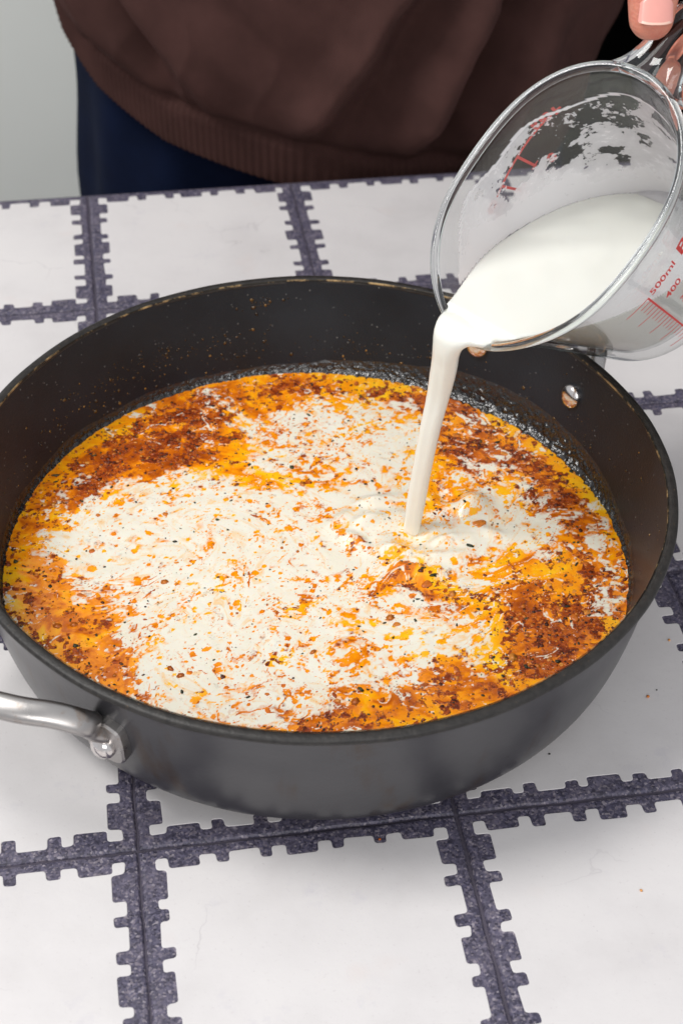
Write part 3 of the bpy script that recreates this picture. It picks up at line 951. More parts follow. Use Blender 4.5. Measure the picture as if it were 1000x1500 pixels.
def build_soup():
    step = 0.52
    Rm = SR * 1000 + 0.2
    nr = int(Rm / step)
    # polar-ish grid: square grid mapped inside circle, boundary snapped
    n = int(2 * Rm / step) + 3
    ax = (np.arange(n) - (n - 1) / 2) * step
    X, Y = np.meshgrid(ax, ax)
    R_ = np.hypot(X, Y)
    edge = (R_ > Rm) & (R_ <= Rm + step * 1.5)
    k = np.where(edge, Rm / np.maximum(R_, 1e-6), 1.0)
    Xs, Ys = X * k, Y * k
    keep = R_ <= Rm + step * 1.5
    idx = -np.ones(X.shape, int)
    idx[keep] = np.arange(keep.sum())
    milk, spice, oil, U, V, milk0, spice0 = soup_fields(Xs, Ys)
    Z = soup_height(Xs, Ys)
    # drops of oil afloat in the milk
    nd = 1700
    a = rng.uniform(0, 2 * math.pi, nd); r = Rm * np.sqrt(rng.uniform(0, 1, nd))
    px, py = r * np.cos(a), r * np.sin(a)
    rad = np.clip(rng.lognormal(-0.55, 0.6, nd), 0.25, 3.0)
    el = rng.uniform(0.5, 1.0, nd); th = rng.uniform(0, math.pi, nd)
    for x, y, rr, e, t in zip(px, py, rad, el, th):
        i0, i1 = int((x - rr * 1.6) / step + (n - 1) / 2), int((x + rr * 1.6) / step + (n - 1) / 2) + 2
        j0, j1 = int((y - rr * 1.6) / step + (n - 1) / 2), int((y + rr * 1.6) / step + (n - 1) / 2) + 2
        i0, j0 = max(i0, 0), max(j0, 0)
        dx, dy = Xs[j0:j1, i0:i1] - x, Ys[j0:j1, i0:i1] - y
        u_ = dx * math.cos(t) + dy * math.sin(t); v_ = -dx * math.sin(t) + dy * math.cos(t)
        q = np.sqrt((u_ / rr) ** 2 + (v_ / (rr * e)) ** 2)
        q = q + 0.55 * fbm(Xs[j0:j1, i0:i1] / 0.9, Ys[j0:j1, i0:i1] / 0.9, 2, 5)
        w_ = np.clip((1.15 - q) / 0.4, 0, 1)
        milk[j0:j1, i0:i1] -= 0.8 * w_
    quad = keep[:-1, :-1] & keep[1:, :-1] & keep[:-1, 1:] & keep[1:, 1:]
    a0, b0, c0, d0 = idx[:-1, :-1][quad], idx[:-1, 1:][quad], idx[1:, 1:][quad], idx[1:, :-1][quad]
    F = np.stack([a0, b0, c0, d0], 1)
    verts = np.stack([Xs[keep] / 1000 + PCX, Ys[keep] / 1000 + PCY, SZ + Z[keep] / 1000], 1)
    me = bpy.data.meshes.new('soup')
    me.vertices.add(len(verts)); me.vertices.foreach_set('co', verts.ravel())
    me.loops.add(F.size); me.loops.foreach_set('vertex_index', F.ravel().astype(np.int32))
    me.polygons.add(len(F))
    me.polygons.foreach_set('loop_start', (np.arange(len(F)) * 4).astype(np.int32))
    me.update(calc_edges=True)
    for nm, arr in (('milk', milk), ('spice', spice), ('oil', oil)):
        at = me.attributes.new(nm, 'FLOAT', 'POINT')
        at.data.foreach_set('value', arr[keep].astype(np.float32))
    at = me.attributes.new('flow', 'FLOAT_VECTOR', 'POINT')
    fl = np.stack([U[keep] / 1000 * 0.8, V[keep] / 1000, np.zeros(keep.sum())], 1)
    at.data.foreach_set('vector', fl.ravel().astype(np.float32))
    o = link_mesh('soup', me, M['soup'])
    tag(o, 'orange oily tomato soup with white milk swirling over it inside the pan', 'soup')
    return o
soup = build_soup()

# ------------------------------------------------------------------ crumbs of spice, herb and onion
ICO = None
def blob_proto(sub=1):
    bm = bmesh.new()
    bmesh.ops.create_icosphere(bm, subdivisions=sub, radius=1.0)
    bm.verts.ensure_lookup_table()
    v = np.array([q.co[:] for q in bm.verts]); f = np.array([[q.index for q in fc.verts] for fc in bm.faces])
    bm.free()
    return v, f
PV1, PF1 = blob_proto(1)
PV2, PF2 = blob_proto(2)

def scatter(name, P, S, mat, tones, flat=0.5, normals=None, proto=(PV1, PF1), jag=0.3, parent=None, elong=1.0):
    """join many small irregular grains into one mesh; P Nx3 m, S size m"""
    pv, pf = proto
    N = len(P)
    V = np.repeat(pv[None], N, 0) * (1 + jag * rng.uniform(-1, 1, (N, len(pv), 1)))
    V[:, :, 0] *= rng.uniform(0.8, 1.3, (N, 1)) * elong
    V[:, :, 1] *= rng.uniform(0.7, 1.1, (N, 1)) / elong
    V[:, :, 2] *= flat
    a = rng.uniform(0, 2 * math.pi, N); c, s = np.cos(a), np.sin(a)
    x = V[:, :, 0] * c[:, None] - V[:, :, 1] * s[:, None]
    y = V[:, :, 0] * s[:, None] + V[:, :, 1] * c[:, None]
    z = V[:, :, 2]
    V = np.stack([x, y, z], 2) * S[:, None, None]
    if normals is not None:
        nn = normals / np.linalg.norm(normals, axis=1, keepdims=True)
        up = np.array([0, 0, 1.0])
        tx = np.cross(np.tile(up, (N, 1)), nn); tx /= np.linalg.norm(tx, axis=1, keepdims=True)
        ty = np.cross(nn, tx)
        V = V[:, :, 0:1] * tx[:, None] + V[:, :, 1:2] * ty[:, None] + V[:, :, 2:3] * nn[:, None]
    V = V + P[:, None, :]
    F = (pf[None] + (np.arange(N) * len(pv))[:, None, None]).reshape(-1, 3)
    V = V.reshape(-1, 3)
    me = bpy.data.meshes.new(name)
    me.vertices.add(len(V)); me.vertices.foreach_set('co', V.ravel())
    me.loops.add(F.size); me.loops.foreach_set('vertex_index', F.ravel().astype(np.int32))
    me.polygons.add(len(F)); me.polygons.foreach_set('loop_start', (np.arange(len(F)) * 3).astype(np.int32))
    me.update(calc_edges=True)
    at = me.attributes.new('tone', 'FLOAT', 'POINT')
    at.data.foreach_set('value', np.repeat(tones, len(pv)).astype(np.float32))
    o = link_mesh(name, me, mat, parent)
    return o

def sample_soup(n, weight):
    """rejection sample positions on the soup"""
    out = []
    while len(out) < n:
        a = rng.uniform(0, 2 * math.pi, 20000); r = (SR * 1000 - 1.5) * np.sqrt(rng.uniform(0, 1, 20000))
        X, Y = r * np.cos(a), r * np.sin(a)
        mk, sp, ol, U, V, m0, s0 = soup_fields(X, Y)
        w_ = weight(X, Y, mk, sp, m0, s0)
        k = rng.uniform(0, 1, 20000) < w_
        out += list(zip(X[k], Y[k]))
    out = np.array(out[:n])
    Z = soup_height(out[:, 0], out[:, 1])
    return np.stack([out[:, 0] / 1000 + PCX, out[:, 1] / 1000 + PCY, SZ + Z / 1000], 1)

g_spice = m_grain('spice_grain', [(0.0, (0.03, 0.006, 0.002)), (0.35, (0.13, 0.020, 0.004)), (0.6, (0.38, 0.075, 0.007)), (0.9, (0.60, 0.18, 0.015)), (1.0, (0.66, 0.28, 0.05))])
P = sample_soup(6500, lambda X, Y, mk, sp, m0, s0: np.clip(0.06 + 1.0 * s0 * (sp > 0.4) + 0.02 * (m0 < .5), 0, 1) * (1 - 0.93 * (mk > .5)))
S = np.clip(rng.lognormal(-1.0, 0.5, len(P)), 0.2, 1.4) / 1000
o = scatter('spice_grains', P - np.array([0, 0, 0.0001]), S, g_spice, rng.uniform(0, 1, len(P)) ** 1.1, 0.45)
tag(o, 'red brown ground spice and minced bits floating in rafts on the soup', 'spice', kind='stuff')
g_herb = m_grain('herb_fleck', [(0.0, (0.006, 0.008, 0.004)), (0.5, (0.025, 0.03, 0.010)), (0.8, (0.06, 0.06, 0.015)), (1.0, (0.05, 0.02, 0.01))], 0.5)
P = sample_soup(1100, lambda X, Y, mk, sp, m0, s0: 0.25 + 0.5 * (m0 < .5))
S = np.clip(rng.lognormal(-1.05, 0.5, len(P)), 0.18, 1.3) / 1000
o = scatter('herb_flecks', P + np.array([0, 0, 0.00015]), S, g_herb, rng.uniform(0, 1, len(P)), 0.25, jag=0.4, elong=1.2)
tag(o, 'tiny black green dried herb flecks sprinkled over the soup', 'herbs', kind='stuff')
g_onion = m_grain('onion_bit', [(0.0, (0.30, 0.055, 0.010)), (0.5, (0.55, 0.14, 0.015)), (1.0, (0.74, 0.30, 0.05))], 0.22)
P = sample_soup(420, lambda X, Y, mk, sp, m0, s0: 0.05 + 0.6 * s0 + 0.2 * (m0 < .5))
S = np.clip(rng.lognormal(-0.05, 0.32, len(P)), 0.5, 1.8) / 1000
o = scatter('onion_bits', P - np.array([0, 0, 0.0002]), S, g_onion, rng.uniform(0, 1, len(P)), 0.26, proto=(PV2, PF2), jag=0.16, elong=1.1)
tag(o, 'small glossy orange onion bits lying in the soup', 'onion', kind='stuff')

# larger chunks one can pick out
def chunk(name, x, y, size, mat, label, cat, group=None, box=True, tone=0.5, rot=0.0, fl=0.55):
    bm = bmesh.new()
    if box:
        bmesh.ops.create_cube(bm, size=1.7)
        bmesh.ops.bevel(bm, geom=bm.edges[:], offset=0.34, segments=2, affect='EDGES')
        for v_ in bm.verts:
            v_.co.x += 0.22 * v_.co.y
    else:
        bmesh.ops.create_icosphere(bm, subdivisions=3, radius=1.0)
    rs = random.Random(int(x * 13 + y * 7))
    for v_ in bm.verts:
        k = 1 + 0.22 * math.sin(v_.co.x * 2.3 + v_.co.y * 1.7 + size * 4000) + rs.uniform(-0.05, 0.05)
        v_.co = Vector((v_.co.x * k * 1.15, v_.co.y * k * 0.85, v_.co.z * (0.42 if not box else 0.28)))
    z = float(soup_height(np.array([x]), np.array([y]))[0])
    loc = Vector((PCX + x / 1000, PCY + y / 1000, SZ + z / 1000))
    bmesh.ops.scale(bm, vec=(size, size, size), verts=bm.verts)
    bmesh.ops.rotate(bm, matrix=Matrix.Rotation(rot, 3, 'Z'), verts=bm.verts)
    o = bmobj(name, bm, mat)
    o.location = loc
    tag(o, label, cat, group)
    at = o.data.attributes.new('tone', 'FLOAT', 'POINT')
    at.data.foreach_set('value', [tone] * len(o.data.vertices))
    return o
for (nm, x, y, s, lab, cat, box, tone) in CHUNKS:
    chunk(nm, x, y, s * 0.8 / 1000, g_onion if nm != 'brown_bean' else M['bean'] if 'bean' in M else g_onion, lab, cat, 'chunks floating on the soup' if nm != 'brown_bean' else None, box, tone, random.uniform(0, 3))

# ------------------------------------------------------------------ residue on the pan's wall
def build_crust():
    nu, nv = 1500, 26
    th = np.linspace(0, 2 * math.pi, nu, endpoint=False)
    vs = np.zeros((nv, nu, 3)); fade = np.zeros((nv, nu))
    for j in range(nv):
        s = j / (nv - 1)
        top = 3.2 + 4.0 * (0.5 + 0.5 * fbm(th * 5, th * 0 + 2, 4, 301)) + 9.0 * np.exp(-((th - 0.85) / 0.55) ** 2)
        z = -0.6 + s * top
        zz = SZ + z / 1000
        r = np.array([inner_r(q) for q in zz])
        arc = th * 135
        b = np.clip(fbm(arc / 2.3, z / 1.7, 3, 303, 0.55) + 0.06, 0, 1) * 2.0
        amp = 0.45 + 0.75 * np.exp(-((th - 0.85) / 0.7) ** 2)
        lumps = (0.20 * (1 - s) + b * amp * (1 - s) ** 0.8) * np.clip((1 - s) * 2.5, 0, 1) + 0.04 * (1 - s)
        fade[j] = np.clip((1 - s) * 1.6, 0, 1) * np.clip(0.35 + b * amp, 0, 1)
        men = 0.9 * np.exp(-(z / 1.2) ** 2) + 2.6 * np.exp(-((th - 0.9) / 0.6) ** 2) * np.exp(-np.maximum(z, 0) / 3.0) * (1 - s)
        r = r - (lumps + men) / 1000 - 0.00004
        vs[j, :, 0] = PCX + r * np.cos(th)
        vs[j, :, 1] = PCY + r * np.sin(th)
        vs[j, :, 2] = zz
    f = [tuple(reversed(q)) for q in grid_faces(nu, nv, closed_u=True)]
    m = NT('browned_sauce_residue')
    c = m.coord('Object')
    col = m.ramp(m.noise(c, 260, 5, 0.7), [(0.40, (0.006, 0.0055, 0.005)), (0.60, (0.018, 0.014, 0.008)), (0.70, (0.09, 0.045, 0.012)), (0.80, (0.26, 0.12, 0.03))])
    fd = m.attr('fade')
    col = m.mix(fd, (0.0085, 0.0095, 0.012), col)
    m.bsdf(col, m.ramp(fd, [(0.0, 0.42), (0.45, 0.12)]), 0.0, m.bump(m.noise(c, 380, 2, 0.5), 0.8, 0.0016), spec=0.9)
    o = pyobj('sauce_crust', vs.reshape(-1, 3), f, m.m)
    at = o.data.attributes.new('fade', 'FLOAT', 'POINT')
    at.data.foreach_set('value', fade.ravel().astype(np.float32))
    tag(o, 'glossy browned sauce crust clinging to the pan wall above the soup', 'sauce', kind='stuff')
build_crust()

def wall_points(n, az, zf):
    a = np.radians(az); z = zf
    r = np.array([inner_r(q) for q in z])
    P = np.stack([PCX + r * np.cos(a), PCY + r * np.sin(a), z], 1)
    N = np.stack([-np.cos(a), -np.sin(a), np.full(len(a), 0.2)], 1)
    return P, N
g_spl = m_grain('sauce_splash', [(0.0, (0.02, 0.012, 0.005)), (0.5, (0.06, 0.030, 0.008)), (0.88, (0.13, 0.065, 0.012)), (1.0, (0.36, 0.18, 0.03))], 0.2)
az = np.concatenate([rng.uniform(20, 175, 260), rng.normal(122, 12, 110), rng.normal(142, 14, 90), rng.normal(75, 9, 30), rng.uniform(-10, 60, 60), rng.normal(103, 3, 22)])
zz = np.concatenate([SZ + np.abs(rng.normal(0.006, 0.010, 260)) + .003, rng.normal(0.050, 0.0035, 110), rng.normal(0.046, 0.005, 90), rng.normal(0.044, 0.004, 30), rng.uniform(0.040, 0.066, 60), rng.normal(0.066, 0.002, 22)])
zz = np.clip(zz, SZ + .002, 0.073)
Pw, Nw = wall_points(len(az), az, zz)
Sw = np.clip(rng.lognormal(-0.95, 0.45, len(az)), 0.14, 1.15) / 1000
Sw[-22:] *= 1.8
o = scatter('sauce_splashes', Pw, Sw, g_spl, rng.uniform(0, 1, len(az)), 0.5, Nw, (PV1, PF1), 0.25)
tag(o, 'small dried orange brown sauce splashes on the inside pan wall', 'splashes', kind='stuff')

# ------------------------------------------------------------------ glass jug
JC = Vector((0.0812, 0.5717, 0.18265))
JU = Vector((-0.56009527, -0.38742195, -0.73225509))   # towards the spout
JK = Vector((0.67057134, -0.73104346, -0.12613303))
JN = Vector((-0.48644359, -0.56167579, 0.66924804))     # out of the opening
JR0, JR1, JL, JB, JW, JE = 0.0520, 0.03787617, 0.11495535, 0.00667162, 0.34375764, 0.0080
def jrho(ph, t, inset=0.0):
    s = t / JL
    body = (JR0 + JE * math.cos(2 * ph)) * (1 - s) + JR1 * s
    ph = (ph + math.pi) % (2 * math.pi) - math.pi
    b = JB * math.exp(-(ph / JW) ** 2) * math.exp(-(max(t, 0) / 0.020) ** 2)
    fl = 0.0012 * max(0, 1 - t / 0.008) ** 2
    r = body + b + fl - inset
    rc = 0.010
    x = t - (JL - rc)
    if x > 0:
        r -= rc - math.sqrt(max(0, rc * rc - x * x))
    return r
def jpt(ph, t, inset=0.0, lift=0.0):
    pw = (ph + math.pi) % (2 * math.pi) - math.pi
    t = t + 0.0042 * math.exp(-(pw / 0.34) ** 2) * max(0.0, 1 - t / 0.03)   # the rim dips at the spout
    r = jrho(ph, t, inset)
    return JC - JN * t + (JU * math.cos(ph) + JK * math.sin(ph)) * r
jug = empty('measuring_jug', tuple(JC - JN * JL), 'clear glass measuring jug with red markings, tilted and pouring milk', 'jug')
def jug_surface(name, ts, inset, mat, cap_t=None, flip=False, seg=128, parent=None):
    vs = []
    for t in ts:
        for k in range(seg):
            vs.append(jpt(2 * math.pi * k / seg, t, inset))
    f = grid_faces(seg, len(ts), closed_u=True)
    if cap_t is not None:
        f.append(tuple(range(seg * (len(ts) - 1), seg * len(ts))))
    if flip:
        f = [tuple(reversed(q)) for q in f]
    return pyobj(name, vs, f, mat, parent)
GT = 0.0034
ts_o = [0.0025 + (JL - 0.0125) * k / 40 for k in range(41)] + [JL - 0.010 + 0.010 * math.sin(math.pi / 2 * k / 9) for k in range(1, 10)] 
outer_w = jug_surface('glass_wall', ts_o, 0.0, M['thin'], True, False, parent=jug)
jug_surface('inner_glass_wall', [0.0025 + (JL - 0.0185) * k / 40 for k in range(41)] + [JL - 0.0155, JL - 0.0148], GT, M['thin'], True, True, parent=jug)
# rim bead
seg = 200
vs = []
for k in range(seg):
    ph = 2 * math.pi * k / seg
    c0 = jpt(ph, 0.0004, GT / 2)
    d = (jpt(ph, 0.0004, -0.01) - c0).normalized()
    pp = (ph + math.pi) % (2 * math.pi) - math.pi
    bw = 0.0021 - 0.0009 * math.exp(-(pp / 0.30) ** 2)
    for q in range(14):
        a = 2 * math.pi * q / 14
        vs.append(c0 + d * math.cos(a) * bw + JN * (math.sin(a) * bw - 0.0004))
f = grid_faces(14, seg, closed_u=True, closed_v=True)
rb_ = pyobj('rim', vs, f, M['glass'], jug)
bm = bmesh.new(); bm.from_mesh(rb_.data); bmesh.ops.recalc_face_normals(bm, faces=bm.faces); bm.to_mesh(rb_.data); bm.free()

# handle: broad strap with two raised ridges, leaves the rim opposite the spout, drops back to the base
hp = [JC - JU * 0.0575 - JN * 0.0035, JC - JU * 0.0625 - JN * 0.0030, JC - JU * 0.069 - JN * 0.0028, JC - JU * 0.080 - JN * 0.0035, JC - JU * 0.091 - JN * 0.0075, JC - JU * 0.0975 - JN * 0.018,
      JC - JU * 0.098 - JN * 0.034, JC - JU * 0.092 - JN * 0.055, JC - JU * 0.081 - JN * 0.075, JC - JU * 0.064 - JN * 0.088, JC - JU * 0.0435 - JN * 0.092]
hw = [0.0190, 0.0145, 0.0118, 0.0104, 0.0100, 0.0098, 0.0096, 0.0094, 0.0092, 0.0095, 0.011]
hh = [0.0042, 0.0045, 0.0046, 0.0046, 0.0048, 0.0050, 0.0048, 0.0045, 0.0043, 0.0043, 0.0045]
path = smooth_path([(*p, a_, b_) for p, a_, b_ in zip(hp, hw, hh)], 56)
pts = [Vector(q[:3]) for q in path]
vs = []
SG = 36
for i, p in enumerate(pts):
    t = (pts[min(i + 1, 55)] - pts[max(i - 1, 0)]).normalized()
    w_ = JK
    b_ = t.cross(w_).normalized()
    for q in range(SG):
        a = 2 * math.pi * q / SG
        x = math.copysign(abs(math.cos(a)) ** 0.7, math.cos(a))
        y = math.copysign(abs(math.sin(a)) ** 0.7, math.sin(a))
        ridge = 1.0 - 0.38 * math.exp(-((x) / 0.42) ** 2)
        vs.append(p + w_ * x * path[i][3] + b_ * y * path[i][4] * ridge)
f = grid_faces(SG, 56, closed_u=True) + [tuple(reversed(range(SG))), tuple(range(SG * 55, SG * 56))]
h_ = pyobj('handle', vs, f, M['glass'], jug)
bm = bmesh.new(); bm.from_mesh(h_.data); bmesh.ops.recalc_face_normals(bm, faces=bm.faces); bm.to_mesh(h_.data); bm.free()

# printed marks: (around, down) sheets lifted off the glass
def strip(name, a0, t0, a1, t1, wd, parent=jug, inset=-0.00015, n=10):
    """flat printed stroke between two points of the wall; a in degrees, t in m"""
    vs = []
    R_ = 0.048
    dx, dy = math.radians(a1 - a0) * R_, (t1 - t0)
    L_ = math.hypot(dx, dy)
    nx, ny = -dy / L_ * wd / 2, dx / L_ * wd / 2
    for k in range(n + 1):
        s = k / n
        for sg_ in (-1, 1):
            x = math.radians(a0) * R_ + dx * s + nx * sg_
            y = t0 + dy * s + ny * sg_
            vs.append(jpt(x / R_, y, inset))
    f = [(2 * k, 2 * k + 1, 2 * k + 3, 2 * k + 2) for k in range(n)]
    return vs, f
def join_strips(name, lst, mat, parent):
    V, F = [], []
    for vs, f in lst:
        o_ = len(V)
        V += vs
        F += [tuple(i + o_ for i in q) for q in f]
    return pyobj(name, V, F, mat, parent, smooth=False)
A0 = 79.0
lst = [strip('', A0, 0.0338, A0, 0.0985, 0.0010, n=24)]
step_t = 0.0159
for k in range(0, 5):
    t = 0.0341 + k * step_t
    if k < 5:
        lst.append(strip('', A0 - 0.3, t, A0 - 15.5, t, 0.00068))
        for q in (1, 2, 3):
            if k < 4:
                lst.append(strip('', A0 - 0.3, t + step_t * q / 4, A0 - 7.5, t + step_t * q / 4, 0.00062, n=5))
join_strips('scale', lst, M['red'], jug)
def printed(text, a0, t0, size, inset=-0.00015, mirror=False, bold=0.0, shear=0.0):
    cu = bpy.data.curves.new('t', 'FONT')
    cu.body = text
    cu.size = size
    cu.offset = bold
    to = bpy.data.objects.new('t', cu)
    COL.objects.link(to)
    bpy.context.view_layer.update()
    dg = bpy.context.evaluated_depsgraph_get()
    me = bpy.data.meshes.new_from_object(to.evaluated_get(dg))
    bpy.data.objects.remove(to)
    bm = bmesh.new(); bm.from_mesh(me)
    bmesh.ops.subdivide_edges(bm, edges=[e for e in bm.edges if e.calc_length() > size * 0.2], cuts=2)
    for v_ in bm.verts:
        x, y = v_.co.x, v_.co.y
        v_.co = jpt(math.radians(a0) + x / 0.048, t0 - y, inset)
    bmesh.ops.triangulate(bm, faces=bm.faces)
    me2 = bpy.data.meshes.new('lettering')
    bm.to_mesh(me2); bm.free()
    bpy.data.meshes.remove(me)
    return link_mesh('lettering', me2, M['red'], jug, smooth=False)
for k, s_ in enumerate(('500ml', '400', '300', '200', '100')):
    printed(s_, A0 + 2.5 + 4.0 * min(k, 2), 0.0341 + k * step_t + 0.0012, 0.0072, bold=0.00012)
printed('P', A0 + 28.5, 0.0365, 0.013, bold=0.0004)
# the marks on the far wall, seen through the opening
far = [strip('', -134, 0.0205, -76, 0.0322, 0.0014, n=24),
       strip('', -101, 0.0272, -104, 0.0425, 0.0014), strip('', -83, 0.0310, -88, 0.0455, 0.0014),
       strip('', -107, 0.0405, -101, 0.0420, 0.0009, n=4), strip('', -93, 0.0440, -87, 0.0450, 0.0009, n=4)]
join_strips('far_scale', far, M['red'], jug)
printed('100l', -133, 0.0235, 0.0078, bold=0.0003)
printed('cs', -75, 0.0345, 0.0090, bold=0.0003)
printed('8', -116, 0.049, 0.0085, bold=0.0003)

# ------------------------------------------------------------------ milk: pool, stream, film on the glass
ZL = 0.1414
milk = empty('milk', (0.07, 0.58, 0.13), 'white milk filling the tilted jug and falling as a stream into the soup', 'milk')
def build_milk():
    bm = bmesh.new()
    seg = 120
    ins = GT + 0.0005
    ts = [0.0002 + (JL - 0.0165) * k / 50 for k in range(51)]
    rings = [[bm.verts.new(jpt(2 * math.pi * k / seg, t, ins)) for k in range(seg)] for t in ts]
    for a, b in zip(rings, rings[1:]):
        for k in range(seg):
            bm.faces.new((a[k], a[(k + 1) % seg], b[(k + 1) % seg], b[k]))
    bm.faces.new(rings[0]); bm.faces.new(rings[-1])
    r = bmesh.ops.bisect_plane(bm, geom=bm.verts[:] + bm.edges[:] + bm.faces[:], plane_co=(0, 0, ZL), plane_no=(0, 0, 1), clear_outer=True)
    ed = [e for e in r['geom_cut'] if isinstance(e, bmesh.types.BMEdge)]
    bmesh.ops.holes_fill(bm, edges=ed, sides=0)
    bmesh.ops.triangulate(bm, faces=[f for f in bm.faces if len(f.verts) > 4])
    bmesh.ops.recalc_face_normals(bm, faces=bm.faces)
    me = bpy.data.meshes.new('pool'); bm.to_mesh(me); bm.free()
    V = [tuple(v_.co) for v_ in me.vertices]; F = [tuple(p.vertices) for p in me.polygons]
    uh = Vector((JU.x, JU.y, 0)).normalized()
    kh = Vector((JK.x, JK.y, -0.1)).normalized()
    lip = JC + JU * jrho(0.0, 0.0)
    X = Vector((1, -0.25, 0)).normalized()
    sec = [  # along uh, z, dy, half width, half thickness
        (-0.030, -0.0010, 0.012, 0.0040), (-0.020, 0.0002, 0.0140, 0.0046), (-0.011, 0.0020, 0.0150, 0.0042), (-0.0045, 0.0030, 0.0112, 0.0038), (-0.0008, 0.0010, 0.0084, 0.0042), (0.0008, -0.0050, 0.0066, 0.0044), (0.0018, -0.0150, 0.0058, 0.0043),
        (0.0046, -0.0320, 0.0049, 0.0038), (0.0078, -0.0500, 0.0046, 0.0035), (0.0106, -0.0720, 0.0042, 0.0033), (0.0128, -0.0920, 0.0042, 0.0034), (0.0144, -0.1080, 0.0038, 0.0032)]
    rows = []
    for s, z, w_, h in sec:
        p = lip + uh * s; p.z = lip.z + z
        fr = min(1, max(0, -z / 0.03))
        p = p + Vector((0.0, 0.0075, 0)) * fr - kh * 0.0026 * (1 - fr)
        p.y += 0.0065 * min(1, max(0, -z / 0.10))
        d = kh * (1 - fr) + X * fr
        rows.append((*p, w_, h, *d))
    rows = smooth_path(rows, 70)
    v2, f2 = tube([Vector(q[:3]) for q in rows], [q[3] for q in rows], [q[4] for q in rows], [Vector(q[5:8]) for q in rows], seg=32)
    # lengthwise flutes
    v2 = [Vector(q) for q in v2]
    for i in range(70):
        c = Vector(rows[i][:3]); k = min(1, max(0, (i - 22) / 18))
        for q in range(32):
            a = 2 * math.pi * q / 32
            s_ = 1 - k * 0.26 * math.exp(-((a - 4.9) / 0.35) ** 2) - k * 0.22 * math.exp(-((a - 1.7) / 0.4) ** 2) + 0.02 * k * math.sin(i * 0.35 + a * 2)
            j = i * 32 + q
            v2[j] = c + (v2[j] - c) * s_
    o_ = len(V)
    V += [tuple(q) for q in v2]; F += [tuple(i + o_ for i in q) for q in f2]
    o = pyobj('milk_body', V, F, M['milk'])
    remesh_smooth(o, 0.0008, 0.5, 5)
    o.data.materials.clear(); o.data.materials.append(M['milk'])
    o.parent = milk; o.matrix_parent_inverse = Matrix.Translation(-milk.location)
    bpy.data.meshes.remove(me)
build_milk()

def build_film():
    nu, nv = 220, 90
    V, film, on = [], [], []
    for j in range(nv):
        t = 0.006 + (JL - 0.024) * j / (nv - 1)
        for i in range(nu):
            ph = 2 * math.pi * i / nu
            p = jpt(ph, t, GT + 0.0003)
            V.append(p)
            dep = p.z - ZL   # height above the milk
            d = t - (0.0125 + 0.004 * math.sin(ph * 2 + 1) + 0.002 * math.sin(ph * 7))
            pd = ((math.degrees(ph) - 258) / 32) ** 2 + ((t - 0.029) / 0.009) ** 2
            film.append(0.25 - min(0.30, max(0, dep) * 4.0) + 0.4 * max(0, 1 - dep / 0.012) + (0.5 if 0 < d < 0.0016 else 0) - 0.30 * math.exp(-pd))
            on.append(1.0 if d > 0 and dep > -0.0008 else 0.0)
    o = pyobj('milk_film', V, [tuple(reversed(q)) for q in grid_faces(nu, nv, closed_u=True)] + [tuple(range(nu * (nv - 1), nu * nv))], M['film'], milk)
    for nm, arr in (('film', film), ('film_on', on)):
        at = o.data.attributes.new(nm, 'FLOAT', 'POINT')
        at.data.foreach_set('value', np.array(arr, np.float32))
build_film()

